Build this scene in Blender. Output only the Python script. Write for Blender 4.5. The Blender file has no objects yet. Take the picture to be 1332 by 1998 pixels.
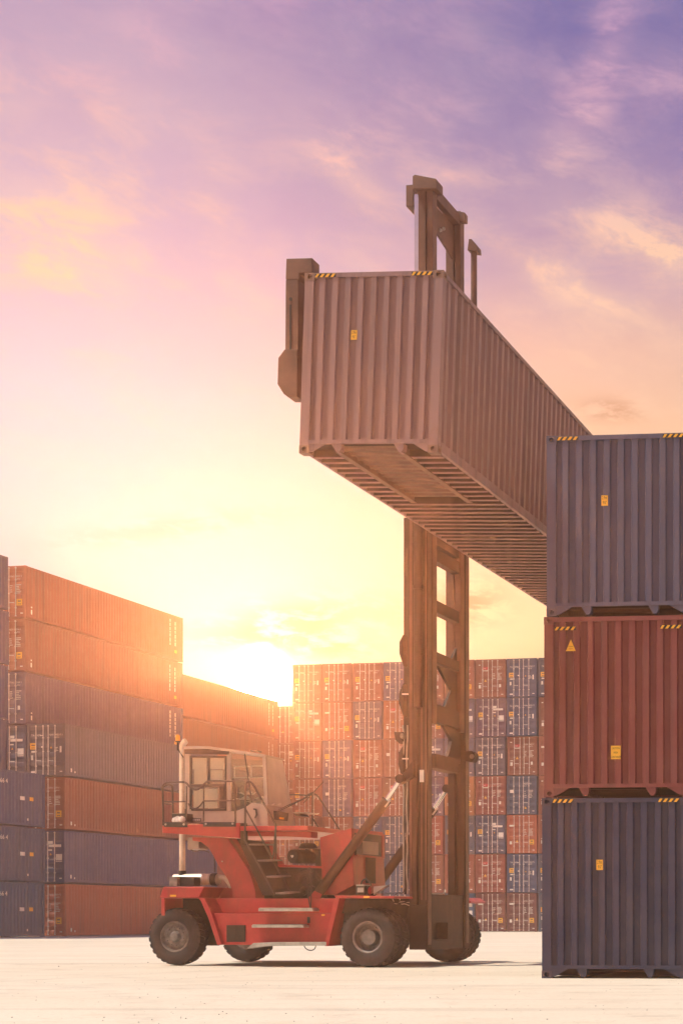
import bpy, bmesh, math, random
from mathutils import Vector, Matrix
R = math.radians
PI = math.pi
random.seed(7)
sc = bpy.context.scene
col = sc.collection

# ------------------------------------------------------------------ camera
F, CX, HZ, CAM_H = 3200.0, 1500.0, 1793.0, 0.95      # focal length, principal point and horizon in photo pixels; lens height
cam_d = bpy.data.cameras.new('camera'); cam = bpy.data.objects.new('camera', cam_d); col.objects.link(cam)
cam.location = (0, 0, CAM_H); cam.rotation_euler = (R(90), 0, 0)
cam_d.sensor_fit = 'VERTICAL'; cam_d.sensor_height = 36; cam_d.sensor_width = 24
cam_d.lens = F / 1998 * 36
cam_d.shift_x = (666 - CX) / 1998
cam_d.shift_y = (HZ - 999) / 1998
cam_d.clip_start = 0.1; cam_d.clip_end = 2000
sc.camera = cam

# ------------------------------------------------------------------ exposure, sampling
sc.view_settings.view_transform = 'Standard'; sc.view_settings.look = 'None'
sc.view_settings.exposure = 0.0; sc.view_settings.gamma = 1.0; sc.view_settings.use_curve_mapping = False
sc.cycles.use_denoising = True
sc.cycles.max_bounces = 8; sc.cycles.diffuse_bounces = 3; sc.cycles.glossy_bounces = 3
sc.cycles.transmission_bounces = 4; sc.cycles.transparent_max_bounces = 12; sc.cycles.volume_bounces = 1
sc.cycles.sample_clamp_indirect = 6.0

# ------------------------------------------------------------------ the sun that casts the shadows
SUN = Vector((-0.440, -0.115, 0.890)).normalized()
sd = bpy.data.lights.new('sun', 'SUN'); sd.energy = 4.8; sd.angle = R(0.53); sd.color = (1.0, 0.91, 0.76)
sun = bpy.data.objects.new('sun', sd); col.objects.link(sun)
sun.rotation_euler = SUN.to_track_quat('Z', 'Y').to_euler()

# ------------------------------------------------------------------ node helper
class V:
    """A scalar socket with arithmetic."""
    nt = None
    def __init__(s, k): s.k = k
    @staticmethod
    def op(o, *a, clamp=False):
        n = V.nt.nodes.new('ShaderNodeMath'); n.operation = o; n.use_clamp = clamp
        for i, x in enumerate(a):
            if isinstance(x, V): V.nt.links.new(x.k, n.inputs[i])
            else: n.inputs[i].default_value = x
        return V(n.outputs[0])
    def __add__(s, o): return V.op('ADD', s, o)
    __radd__ = __add__
    def __sub__(s, o): return V.op('SUBTRACT', s, o)
    def __rsub__(s, o): return V.op('SUBTRACT', o, s)
    def __mul__(s, o): return V.op('MULTIPLY', s, o)
    __rmul__ = __mul__
    def __truediv__(s, o): return V.op('DIVIDE', s, o)
def vmap(x, a, b, c=0.0, d=1.0, smooth=False):
    n = V.nt.nodes.new('ShaderNodeMapRange'); n.clamp = True
    if smooth: n.interpolation_type = 'SMOOTHSTEP'
    V.nt.links.new(x.k, n.inputs[0])
    for i, v in enumerate((a, b, c, d)): n.inputs[i + 1].default_value = v
    return V(n.outputs[0])
def vcomb(x, y, z):
    n = V.nt.nodes.new('ShaderNodeCombineXYZ')
    for i, v in enumerate((x, y, z)):
        if isinstance(v, V): V.nt.links.new(v.k, n.inputs[i])
        else: n.inputs[i].default_value = v
    return n.outputs[0]
def vnoise(vec, scale, detail=4, rough=0.55, dist=0.0):
    n = V.nt.nodes.new('ShaderNodeTexNoise')
    n.inputs['Scale'].default_value = scale; n.inputs['Detail'].default_value = detail
    n.inputs['Roughness'].default_value = rough; n.inputs['Distortion'].default_value = dist
    if vec is not None: V.nt.links.new(vec, n.inputs['Vector'])
    return V(n.outputs['Fac'])
def s2l(c):
    return tuple(((v / 255) / 12.92 if v / 255 <= 0.04045 else ((v / 255 + 0.055) / 1.055) ** 2.4) for v in c)
def vramp(x, stops):
    n = V.nt.nodes.new('ShaderNodeValToRGB'); V.nt.links.new(x.k, n.inputs[0])
    cr = n.color_ramp; cr.interpolation = 'LINEAR'
    while len(cr.elements) < len(stops): cr.elements.new(0.5)
    for e, (p, c) in zip(cr.elements, stops):
        e.position = p; e.color = tuple(c) + (1.0,)
    return n.outputs[0]
def cmix(f, a, b, mode='MIX'):
    n = V.nt.nodes.new('ShaderNodeMix'); n.data_type = 'RGBA'; n.blend_type = mode
    if isinstance(f, V): V.nt.links.new(f.k, n.inputs[0])
    else: n.inputs[0].default_value = f
    for i, v in ((6, a), (7, b)):
        if isinstance(v, tuple): n.inputs[i].default_value = v + (1.0,)
        else: V.nt.links.new(v, n.inputs[i])
    return n.outputs[2]

# ------------------------------------------------------------------ sky
world = bpy.data.worlds.new('World'); sc.world = world; world.use_nodes = True
nt = world.node_tree; nt.nodes.clear(); V.nt = nt
tc = nt.nodes.new('ShaderNodeTexCoord'); sep = nt.nodes.new('ShaderNodeSeparateXYZ')
nt.links.new(tc.outputs['Generated'], sep.inputs[0])
dx, dy, dz = (V(sep.outputs[i]) for i in range(3))
el = V.op('ARCSINE', dz) * (180 / PI)
az = V.op('ARCTAN2', dx, dy) * (180 / PI)
GLOW_AZ, GLOW_EL = -17.2, 8.0                      # where the setting sun stands
gv = Vector((math.sin(R(GLOW_AZ)) * math.cos(R(GLOW_EL)), math.cos(R(GLOW_AZ)) * math.cos(R(GLOW_EL)), math.sin(R(GLOW_EL))))
cosg = dx * gv.x + dy * gv.y + dz * gv.z
ang = V.op('ARCCOSINE', V.op('MINIMUM', cosg, 1.0)) * (180 / PI)
def ramp_el(stops):
    return vramp(vmap(el, -5, 90), [((e + 5) / 95, s2l(c)) for e, c in stops])
sky_l = ramp_el([(-5, (215, 185, 150)), (3, (240, 205, 160)), (7, (242, 210, 176)), (10, (242, 210, 202)), (13, (243, 210, 216)), (16.5, (240, 207, 220)),
                 (19, (228, 194, 210)), (21.5, (208, 178, 204)), (25, (190, 164, 192)), (29, (168, 142, 182)), (38, (120, 104, 164)), (60, (74, 72, 140)), (90, (60, 62, 128))])
sky_r = ramp_el([(-5, (210, 180, 140)), (3, (230, 196, 132)), (7, (230, 202, 138)), (10, (228, 202, 154)), (13, (240, 204, 158)), (16.5, (238, 194, 158)),
                 (19, (228, 184, 166)), (21.5, (188, 156, 178)), (25, (138, 122, 172)), (29, (112, 106, 166)), (38, (82, 80, 152)), (60, (66, 66, 136)), (90, (60, 62, 128))])
dist_az = V.op('ABSOLUTE', az + 25.0)
sky_c = cmix(vmap(dist_az, 1, 19, smooth=True), sky_l, sky_r)
# clouds: wisps of noise, thickest where the evening's cloud banks stand
warp = vnoise(vcomb(az * 0.09, el * 0.16, 0.0), 1.2, 3, 0.5)
cv2 = vcomb(az * 0.11 + warp * 0.5, el * 0.20 - warp * 0.5, 3.1)
n1 = vnoise(cv2, 1.7, 9, 0.60, 0.12)
n2 = vnoise(vcomb(az * 0.15 + el * 0.10 + warp * 0.6, el * 0.34 + warp * 0.4, 9.0), 2.3, 10, 0.64, 0.25)
def bank(px, py, sx, sy, rot=0.0):
    a0 = math.degrees(math.atan((px - CX) / F)); e0 = math.degrees(math.atan((HZ - py) / math.hypot(F, px - CX)))
    ax, ay = az - a0, el - e0
    c, s = math.cos(R(rot)), math.sin(R(rot))
    u = (ax * c + ay * s) / (sx / 55.0); v = (ay * c - ax * s) / (sy / 55.0)
    return V.op('EXPONENT', (u * u + v * v) * -0.5)
pink = bank(95, 440, 150, 80) * 0.62 + bank(130, 530, 120, 40) * 0.38 + bank(60, 205, 110, 40) * 0.5 + bank(205, 170, 60, 26) * 0.5 + bank(700, 255, 120, 40) * 0.28 + bank(540, 5, 40, 22) * 0.4 + bank(300, 80, 40, 20, -30) * 0.35
pink = pink + bank(690, 355, 62, 22, -32) * 0.9 + bank(880, 345, 60, 10) * 0.4 + bank(425, 430, 26, 60, 15) * 0.5 + bank(1190, 85, 26, 60, -18) * 0.75 + bank(1120, 230, 34, 60, -30) * 0.65 + bank(1285, 150, 50, 30) * 0.45
pink = pink + bank(1285, 485, 80, 28, -15) * 1.3 + bank(1080, 540, 120, 18, -22) * 0.6 + bank(1200, 425, 80, 26) * 0.25
wisp = vmap(n2, 0.42, 0.68, smooth=True)
soft = vmap(n1, 0.36, 0.60, smooth=True)
cl = pink * (0.22 + wisp * 0.75 + soft * 0.35) + wisp * soft * 0.20
cl = cl * vmap(el, 11, 16, smooth=True)
hi = ramp_el([(0, (255, 236, 200)), (14, (255, 230, 208)), (18, (254, 218, 176)), (22, (252, 206, 172)), (26, (222, 174, 192)), (30, (204, 156, 194)), (50, (150, 130, 180)), (90, (110, 105, 160))])
sky_c = cmix(V.op('MINIMUM', cl, 0.92), sky_c, hi)
low = bank(560, 1215, 70, 24, 8) + bank(640, 1262, 60, 18) * 0.9 + bank(480, 1245, 90, 16) * 0.4 + bank(905, 1185, 45, 24) * 0.8 + bank(330, 1030, 130, 16, 12) * 0.30 + bank(1190, 800, 40, 14) * 0.8 + bank(920, 1150, 60, 30) * 0.3 + bank(750, 1200, 90, 30) * 0.35
n3 = vnoise(vcomb(az * 0.45, el * 1.15, 5.0), 1.8, 6, 0.6, 0.3)
lowc = low * vmap(n3, 0.36, 0.58, smooth=True)
sky_c = cmix(V.op('MINIMUM', lowc * 0.9, 0.8), sky_c, s2l((196, 128, 84)))
# grain of thin high cloud
sky_c = cmix(vmap(n1, 0.3, 0.7) * 0.14 * vmap(el, 6, 14), sky_c, s2l((255, 226, 214)))
bg = nt.nodes.new('ShaderNodeBackground'); nt.links.new(sky_c, bg.inputs[0]); bg.inputs[1].default_value = 1.0
# the sun's own glow: a small very bright core and a wide soft halo
def glow(fall, strength, colour):
    g = nt.nodes.new('ShaderNodeBackground')
    e = V.op('EXPONENT', fall) * strength * (1.0 - V.op('MINIMUM', lowc * 0.6, 0.55))
    g.inputs[0].default_value = colour + (1.0,); nt.links.new(e.k, g.inputs[1])
    return g
def add_sh(a, b):
    n = nt.nodes.new('ShaderNodeAddShader'); nt.links.new(a.outputs[0], n.inputs[0]); nt.links.new(b.outputs[0], n.inputs[1]); return n
sh = add_sh(bg, glow((ang * ang) * (-0.5 / 0.26 ** 2), 24000.0, (1.0, 0.34, 0.12)))
sh = add_sh(sh, glow(ang * (-1.0 / 1.9), 1.7, (1.0, 0.74, 0.34)))
sh = add_sh(sh, glow(ang * (-1.0 / 5.0), 0.14, (1.0, 0.80, 0.78)))
wo = nt.nodes.new('ShaderNodeOutputWorld'); nt.links.new(sh.outputs[0], wo.inputs[0])
world.cycles.sampling_method = 'MANUAL'; world.cycles.sample_map_resolution = 2048

# ------------------------------------------------------------------ materials
def newmat(name):
    m = bpy.data.materials.new(name); m.use_nodes = True
    V.nt = m.node_tree; nd = m.node_tree.nodes
    return m, nd['Principled BSDF'], m.node_tree
def objvec(scale=(1, 1, 1)):
    t = V.nt.nodes.new('ShaderNodeTexCoord'); mp = V.nt.nodes.new('ShaderNodeMapping')
    V.nt.links.new(t.outputs['Object'], mp.inputs[0]); mp.inputs['Scale'].default_value = scale
    oi = V.nt.nodes.new('ShaderNodeObjectInfo')
    ad = V.nt.nodes.new('ShaderNodeVectorMath'); ad.operation = 'ADD'
    V.nt.links.new(mp.outputs[0], ad.inputs[0])
    sc_ = V(oi.outputs['Random']) * 37.0
    V.nt.links.new(vcomb(sc_, sc_, sc_), ad.inputs[1])
    return ad.outputs[0]
def bump(bs, h, strength=0.2, dist=0.01):
    n = V.nt.nodes.new('ShaderNodeBump'); n.inputs['Strength'].default_value = strength; n.inputs['Distance'].default_value = dist
    V.nt.links.new(h.k, n.inputs['Height']); V.nt.links.new(n.outputs[0], bs.inputs['Normal'])
def simple(name, c, rough=0.5, metal=0.0, var=0.25, nscale=6.0, bmp=0.0, dirt=None, dirt_amt=0.35):
    m, bs, t = newmat(name)
    v = objvec(); n = vnoise(v, nscale, 5, 0.6)
    c0 = tuple(x * (1 - var) for x in c); c1 = tuple(min(1, x * (1 + var)) for x in c)
    cc = cmix(vmap(n, 0.3, 0.7), c0, c1)
    if dirt:
        d = vnoise(objvec((1, 1, 0.35)), nscale * 0.5, 8, 0.7, 0.4)
        cc = cmix(vmap(d, 0.50, 0.72, smooth=True) * dirt_amt, cc, dirt)
    t.links.new(cc, bs.inputs['Base Color'])
    bs.inputs['Roughness'].default_value = rough; bs.inputs['Metallic'].default_value = metal
    if bmp: bump(bs, vnoise(v, nscale * 8, 4), bmp, 0.004)
    return m
def paint(name, fine=False):
    """container paint: the colour is the object's own; worn, dusted and streaked"""
    m, bs, t = newmat(name)
    oi = t.nodes.new('ShaderNodeObjectInfo'); base = oi.outputs['Color']
    n = vnoise(objvec(), 1.1, 6, 0.62)
    c = cmix(vmap(n, 0.3, 0.7) * 0.13, base, (0.30, 0.25, 0.24))
    st = vnoise(objvec((3.2, 3.2, 0.10)), 1.6, 6, 0.65)
    c = cmix(vmap(st, 0.46, 0.70, smooth=True) * 0.34, c, (0.045, 0.034, 0.03))
    d2 = vnoise(objvec((1, 1, 0.5)), 2.7, 9, 0.75, 0.6)
    c = cmix(vmap(d2, 0.58, 0.74, smooth=True) * (0.36 if fine else 0.20), c, (0.20, 0.085, 0.045))
    if fine:
        sc_n = vnoise(objvec((1, 1, 1)), 26, 6, 0.8, 0.5)
        c = cmix(vmap(sc_n, 0.68, 0.76) * 0.35, c, (0.32, 0.26, 0.23))
    t.links.new(c, bs.inputs['Base Color'])
    rr = vmap(vnoise(objvec(), 3.0, 5), 0.3, 0.7, 0.42, 0.66); t.links.new(rr.k, bs.inputs['Roughness'])
    bump(bs, vnoise(objvec(), 1.8, 3) * 1.0 + vnoise(objvec(), 40, 3) * 0.12, 0.25 if fine else 0.2, 0.02)
    return m
M = {}
M['paint'] = paint('container paint'); M['paint_near'] = paint('container paint near', True)
M['red'] = simple('red machine paint', (0.43, 0.030, 0.030), 0.40, 0, 0.18, 3.0, 0.05, (0.16, 0.045, 0.03), 0.5)
M['cab'] = simple('grey beige cab paint', (0.34, 0.28, 0.24), 0.45, 0, 0.12, 3.0, 0, (0.2, 0.15, 0.12), 0.4)
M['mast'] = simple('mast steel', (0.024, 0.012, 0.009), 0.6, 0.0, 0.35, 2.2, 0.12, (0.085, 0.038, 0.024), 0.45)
M['dark'] = simple('dark machine parts', (0.018, 0.015, 0.013), 0.6, 0, 0.4, 8.0, 0.1, (0.09, 0.065, 0.05), 0.4)
M['black'] = simple('black plastic', (0.018, 0.016, 0.016), 0.5, 0, 0.3, 8.0)
M['rubber'] = simple('tyre rubber', (0.026, 0.022, 0.021), 0.78, 0, 0.25, 7.0, 0.25, (0.09, 0.07, 0.06), 0.4)
M['rim'] = simple('dirty grey rim', (0.19, 0.16, 0.145), 0.6, 0.1, 0.35, 9.0, 0.2, (0.05, 0.038, 0.03), 0.7)
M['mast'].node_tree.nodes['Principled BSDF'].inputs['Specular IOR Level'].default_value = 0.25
M['spread'] = simple('weathered brown steel', (0.135, 0.066, 0.044), 0.6, 0.0, 0.3, 2.2, 0.12, (0.07, 0.032, 0.02), 0.5)  # lighter brown paints in the orange haze veil on spreader and upper mast
M['chrome'] = simple('chrome rod', (0.82, 0.80, 0.78), 0.16, 1.0, 0.04)
M['steel'] = simple('bare steel', (0.46, 0.43, 0.40), 0.42, 0.6, 0.2, 8.0, 0.1, (0.2, 0.15, 0.11), 0.5)
M['rail'] = simple('handrail steel', (0.075, 0.055, 0.045), 0.36, 0.35, 0.2, 6.0)
M['exhaust'] = simple('pale exhaust pipe', (0.70, 0.60, 0.50), 0.45, 0.3, 0.15, 4.0, 0, (0.25, 0.16, 0.1), 0.6)
M['amber'] = simple('amber lens', (0.85, 0.33, 0.02), 0.25, 0, 0.08)
M['yellow'] = simple('yellow sticker', (0.80, 0.42, 0.03), 0.5, 0, 0.08, 5)
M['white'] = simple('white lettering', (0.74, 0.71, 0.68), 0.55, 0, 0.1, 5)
M['cream'] = simple('cream shade', (0.90, 0.86, 0.78), 0.7, 0, 0.06, 5)
M['ink'] = simple('black print', (0.02, 0.018, 0.018), 0.6, 0, 0.1, 5)
M['rods'] = simple('galvanised lock rods', (0.60, 0.56, 0.55), 0.45, 0.15, 0.12, 5)
M['redlabel'] = simple('red label', (0.55, 0.04, 0.05), 0.5, 0, 0.1, 5)
M['ply'] = simple('dark underside', (0.030, 0.022, 0.018), 0.8, 0, 0.3, 4)
M['lampglass'] = simple('lamp glass', (0.55, 0.55, 0.55), 0.12, 0.5, 0.05)
M['under'] = simple('primed underframe', (0.125, 0.066, 0.046), 0.55, 0, 0.35, 3.0, 0.1, (0.2, 0.1, 0.06), 0.4)
M['webshade'] = simple('web with painted shade', (0.040, 0.024, 0.018), 0.6, 0, 0.3, 3.0)  # dark tone paints the shade on the cross member webs
M['worn'] = simple('mast rail with painted glint', (0.085, 0.042, 0.030), 0.5, 0.0, 0.35, 3.0, 0, (0.04, 0.025, 0.02), 0.5)  # paler tone paints the light caught along the mast's roller flanges
M['rust'] = simple('rusty casting', (0.17, 0.10, 0.075), 0.6, 0, 0.3, 9, 0.1)
# window glass: clear, with a reflection and a film: cab dust, windscreen's painted sheen
def glassmat(name, lo, hi, ior):
    m, bs, t = newmat(name)
    tr = t.nodes.new('ShaderNodeBsdfTransparent'); tr.inputs[0].default_value = (0.93, 0.93, 0.91, 1)
    gl = t.nodes.new('ShaderNodeBsdfGlossy'); gl.inputs['Roughness'].default_value = 0.06
    df0 = t.nodes.new('ShaderNodeBsdfDiffuse'); df0.inputs[0].default_value = (0.8, 0.74, 0.68, 1)
    tl = t.nodes.new('ShaderNodeBsdfTranslucent'); tl.inputs[0].default_value = (0.8, 0.74, 0.68, 1)
    df = t.nodes.new('ShaderNodeMixShader'); df.inputs[0].default_value = 0.5; t.links.new(df0.outputs[0], df.inputs[1]); t.links.new(tl.outputs[0], df.inputs[2])
    fr = t.nodes.new('ShaderNodeFresnel'); fr.inputs[0].default_value = ior
    mx = t.nodes.new('ShaderNodeMixShader'); t.links.new(fr.outputs[0], mx.inputs[0]); t.links.new(tr.outputs[0], mx.inputs[1]); t.links.new(gl.outputs[0], mx.inputs[2])
    mx2 = t.nodes.new('ShaderNodeMixShader')
    dn = vmap(vnoise(objvec((1, 1, 0.4)), 3.0, 6, 0.6), 0.3, 0.75, lo, hi); t.links.new(dn.k, mx2.inputs[0])
    t.links.new(mx.outputs[0], mx2.inputs[1]); t.links.new(df.outputs[0], mx2.inputs[2])
    t.links.new(mx2.outputs[0], t.nodes['Material Output'].inputs[0]); return m
M['glass'] = glassmat('cab glass', 0.04, 0.12, 1.5); M['sheenglass'] = glassmat('windscreen with painted sheen', 0.62, 0.80, 2.0)  # windscreen's thick pale film stands in for its sky reflection
# yard concrete
m, bs, t = newmat('sun bleached concrete')
gt = t.nodes.new('ShaderNodeTexCoord').outputs['Object']
def gv_(s):
    mp = t.nodes.new('ShaderNodeMapping'); t.links.new(gt, mp.inputs[0]); mp.inputs['Scale'].default_value = s; return mp.outputs[0]
a = vnoise(gv_((0.16, 0.16, 1)), 1.0, 8, 0.62, 0.3); b = vnoise(gv_((1.3, 1.3, 1)), 1.0, 8, 0.68, 0.2); c_ = vnoise(gv_((14, 14, 1)), 1.0, 6, 0.7)
cc = cmix(vmap(a, 0.3, 0.7), (0.62, 0.545, 0.43), (0.70, 0.635, 0.525))
cc = cmix(vmap(b, 0.50, 0.72, smooth=True) * 0.50, cc, (0.54, 0.435, 0.32))
cc = cmix(vmap(c_, 0.54, 0.72) * 0.55, cc, (0.30, 0.245, 0.19))
tyre = vnoise(gv_((0.05, 0.9, 1)), 1.0, 6, 0.6, 0.5)
cc = cmix(vmap(tyre, 0.54, 0.72, smooth=True) * 0.32, cc, (0.33, 0.26, 0.20))
def ring(cx_, cy_, r0, w):
    sp_ = t.nodes.new('ShaderNodeSeparateXYZ'); t.links.new(gt, sp_.inputs[0])
    x_, y_ = V(sp_.outputs[0]) - cx_, V(sp_.outputs[1]) - cy_
    d_ = V.op('ABSOLUTE', V.op('SQRT', x_ * x_ + y_ * y_) - r0)
    return vmap(d_, w * 0.4, w, 1.0, 0.0, smooth=True)
marks = ring(-12, 62, 42.0, 0.34) + ring(-12, 62, 39.9, 0.34) + ring(18, 20, 30.0, 0.30) + ring(18, 20, 27.9, 0.30) + ring(-30, 8, 27.0, 0.28) + ring(-30, 8, 25.2, 0.28)
cc = cmix(V.op('MINIMUM', marks * vmap(b, 0.40, 0.66) * 0.17, 1.0), cc, (0.26, 0.21, 0.17))
oil = vnoise(gv_((0.42, 0.42, 1)), 1.0, 5, 0.55, 0.2)
cc = cmix(vmap(oil, 0.64, 0.72, smooth=True) * 0.45, cc, (0.33, 0.25, 0.18))
t.links.new(cc, bs.inputs['Base Color']); bs.inputs['Roughness'].default_value = 0.85
bump(bs, b * 0.6 + c_ * 0.4, 0.5, 0.03); M['concrete'] = m

# ------------------------------------------------------------------ mesh builder
class MB:
    def __init__(s): s.v = []; s.f = []; s.mi = []; s.cur = 0
    def add(s, vs, fs):
        o = len(s.v); s.v += [tuple(p) for p in vs]
        for f in fs: s.f.append([o + i for i in f]); s.mi.append(s.cur)
        return s
    def box(s, x0, x1, y0, y1, z0, z1):
        if x0 > x1: x0, x1 = x1, x0
        if y0 > y1: y0, y1 = y1, y0
        if z0 > z1: z0, z1 = z1, z0
        return s.add([(x0, y0, z0), (x1, y0, z0), (x1, y1, z0), (x0, y1, z0), (x0, y0, z1), (x1, y0, z1), (x1, y1, z1), (x0, y1, z1)],
                     [(0, 3, 2, 1), (4, 5, 6, 7), (0, 1, 5, 4), (1, 2, 6, 5), (2, 3, 7, 6), (3, 0, 4, 7)])
    def prism(s, poly, axis, lo, hi):
        """poly of 2-D points; axis 0/1/2 is the direction of extrusion"""
        ar = sum(poly[i][0] * poly[(i + 1) % len(poly)][1] - poly[(i + 1) % len(poly)][0] * poly[i][1] for i in range(len(poly)))
        if (ar < 0) != (axis == 1): poly = poly[::-1]
        def P(q, h): return (h, q[0], q[1]) if axis == 0 else (q[0], h, q[1]) if axis == 1 else (q[0], q[1], h)
        n = len(poly)
        return s.add([P(q, lo) for q in poly] + [P(q, hi) for q in poly],
                     [tuple(range(n))[::-1], tuple(range(n, 2 * n))] + [(i, (i + 1) % n, n + (i + 1) % n, n + i) for i in range(n)])
    def tube(s, pts, r, n=8, caps=True):
        pts = [Vector(p) for p in pts]; rings = []; up = None
        for i, p in enumerate(pts):
            d = (pts[min(i + 1, len(pts) - 1)] - pts[max(i - 1, 0)]).normalized()
            if up is None:
                up = Vector((0, 0, 1)) if abs(d.z) < 0.9 else Vector((1, 0, 0))
            x = d.cross(up).normalized(); up = x.cross(d).normalized()
            rr = r[i] if isinstance(r, (list, tuple)) else r
            rings.append([p + x * math.cos(2 * PI * k / n) * rr + up * math.sin(2 * PI * k / n) * rr for k in range(n)])
        vs = [q for g in rings for q in g]; fs = []
        for i in range(len(rings) - 1):
            for k in range(n):
                fs.append((i * n + k, i * n + (k + 1) % n, (i + 1) * n + (k + 1) % n, (i + 1) * n + k))
        if caps: fs += [tuple(range(n))[::-1], tuple(range((len(rings) - 1) * n, len(rings) * n))]
        return s.add(vs, fs)
    def lathe(s, prof, c, axis='y', n=32, sign=1):
        """prof: (radius, position along axis)"""
        vs = []; fs = []
        for (r, h) in prof:
            for k in range(n):
                a_ = 2 * PI * k / n; u, w = r * math.cos(a_), r * math.sin(a_)
                h_ = h * sign
                vs.append((c[0] + u, c[1] + h_, c[2] + w) if axis == 'y' else (c[0] + u, c[1] + w, c[2] + h_) if axis == 'z' else (c[0] + h_, c[1] + u, c[2] + w))
        for i in range(len(prof) - 1):
            for k in range(n): fs.append((i * n + k, i * n + (k + 1) % n, (i + 1) * n + (k + 1) % n, (i + 1) * n + k))
        return s.add(vs, fs)
    def mesh(s, name, mats, smooth=False):
        me = bpy.data.meshes.new(name); me.from_pydata(s.v, [], s.f)
        for m in (mats if isinstance(mats, (list, tuple)) else [mats]): me.materials.append(m)
        me.polygons.foreach_set('material_index', s.mi)
        bm = bmesh.new(); bm.from_mesh(me); bmesh.ops.recalc_face_normals(bm, faces=bm.faces); bm.to_mesh(me); bm.free()
        if smooth:
            me.polygons.foreach_set('use_smooth', [True] * len(me.polygons))
            try: me.set_sharp_from_angle(angle=R(38))
            except Exception: pass
        me.update(); return me
def link(name, me, parent=None, colour=None, loc=None, bevel=0.0):
    o = bpy.data.objects.new(name, me); col.objects.link(o)
    if parent is not None: o.parent = parent
    if loc is not None: o.location = loc
    if colour is not None: o.color = tuple(colour) + (1.0,)
    if bevel:
        b = o.modifiers.new('edge', 'BEVEL'); b.width = bevel; b.segments = 2; b.limit_method = 'ANGLE'; b.angle_limit = R(40)
    return o
def obj(name, mb, mats, parent=None, colour=None, smooth=False, bevel=0.0):
    return link(name, mb.mesh(name, mats, smooth), parent, colour, None, bevel)
def thing(name, label, cat, loc=(0, 0, 0), rz=0.0, group=None):
    o = bpy.data.objects.new(name, None); col.objects.link(o); o.location = loc; o.rotation_euler = (0, 0, rz)
    o.empty_display_size = 0.3
    o['label'] = label; o['category'] = cat
    if group: o['group'] = group
    return o
_dg = bpy.context.evaluated_depsgraph_get
def text_mb(mb, s, size, x, y, z, squash=1.0, align='LEFT'):
    """flat lettering in the xz plane facing -y"""
    cu = bpy.data.curves.new('lettering', 'FONT'); cu.body = s; cu.size = size; cu.resolution_u = 2; cu.align_x = align; cu.fill_mode = 'FRONT'
    cu.space_line = 0.95
    o = bpy.data.objects.new('lettering', cu); col.objects.link(o); _dgv = _dg(); _dgv.update()
    me = bpy.data.meshes.new_from_object(o.evaluated_get(_dgv))
    vs = [(x + v.co.x * squash, y, z + v.co.y) for v in me.vertices]
    mb.add(vs, [tuple(p.vertices) for p in me.polygons])
    bpy.data.objects.remove(o); bpy.data.curves.remove(cu); bpy.data.meshes.remove(me)

# ------------------------------------------------------------------ ground and air
g = MB(); GS = 340
nx = 12
g.add([(-GS + 2 * GS * i / nx, -GS + 2 * GS * j / nx, 0) for j in range(nx + 1) for i in range(nx + 1)],
      [(j * (nx + 1) + i, j * (nx + 1) + i + 1, (j + 1) * (nx + 1) + i + 1, (j + 1) * (nx + 1) + i) for j in range(nx) for i in range(nx)])
ground = obj('ground', g, M['concrete']); ground['kind'] = 'structure'; ground['label'] = 'pale sun bleached concrete yard'
# grit and pebbles lying on the yard
gr = MB()
for i in range(420):
    Y = 11.0 + 26 * random.random() ** 1.6; X = ((random.random() * 1332) - CX) * Y / F
    if Y > 25.6 and X > -4.0: continue
    r = random.uniform(0.004, 0.011) * (2.0 if random.random() < 0.03 else 1)
    p = [(X + r * math.cos(k * 2.1 + i), Y + r * math.sin(k * 2.1 + i), 0.0015) for k in range(3)] + [(X, Y, r * 0.9)]
    gr.add(p, [(0, 1, 3), (1, 2, 3), (2, 0, 3), (2, 1, 0)])
grit = obj('gravel', gr, M['dark']); grit['kind'] = 'stuff'; grit['label'] = 'dark grit scattered over the pale concrete'; grit['category'] = 'grit'

hz = MB().box(-GS - 5, GS + 5, -GS - 5, GS + 5, -1.0, 22.5)
hm = bpy.data.materials.new('haze air'); hm.use_nodes = True; hm.node_tree.nodes.clear()
pv = hm.node_tree.nodes.new('ShaderNodeVolumePrincipled'); ho = hm.node_tree.nodes.new('ShaderNodeOutputMaterial')
pv.inputs['Density'].default_value = 0.00115; pv.inputs['Anisotropy'].default_value = 0.84; pv.inputs['Color'].default_value = (1.0, 0.94, 0.88, 1)
hm.node_tree.links.new(pv.outputs[0], ho.inputs['Volume'])
haze = obj('haze', hz, hm); haze['kind'] = 'stuff'; haze['label'] = 'warm evening haze over the yard'; haze['category'] = 'haze'

# ------------------------------------------------------------------ corrugation
def corrugation(n, flat_o, slope, flat_i, start, depth, first_in=True):
    """zig-zag of a pressed sheet: list of (along, inset)"""
    pts = [(start, depth)]; x = start
    for i in range(n):
        x += flat_i; pts.append((x, depth)); x += slope; pts.append((x, 0)); x += flat_o; pts.append((x, 0)); x += slope; pts.append((x, depth))
    x += flat_i; pts.append((x, depth))
    return pts
def fit(pts, a, b):
    lo, hi = pts[0][0], pts[-1][0]; return [(a + (p[0] - lo) / (hi - lo) * (b - a), p[1]) for p in pts]

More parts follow.
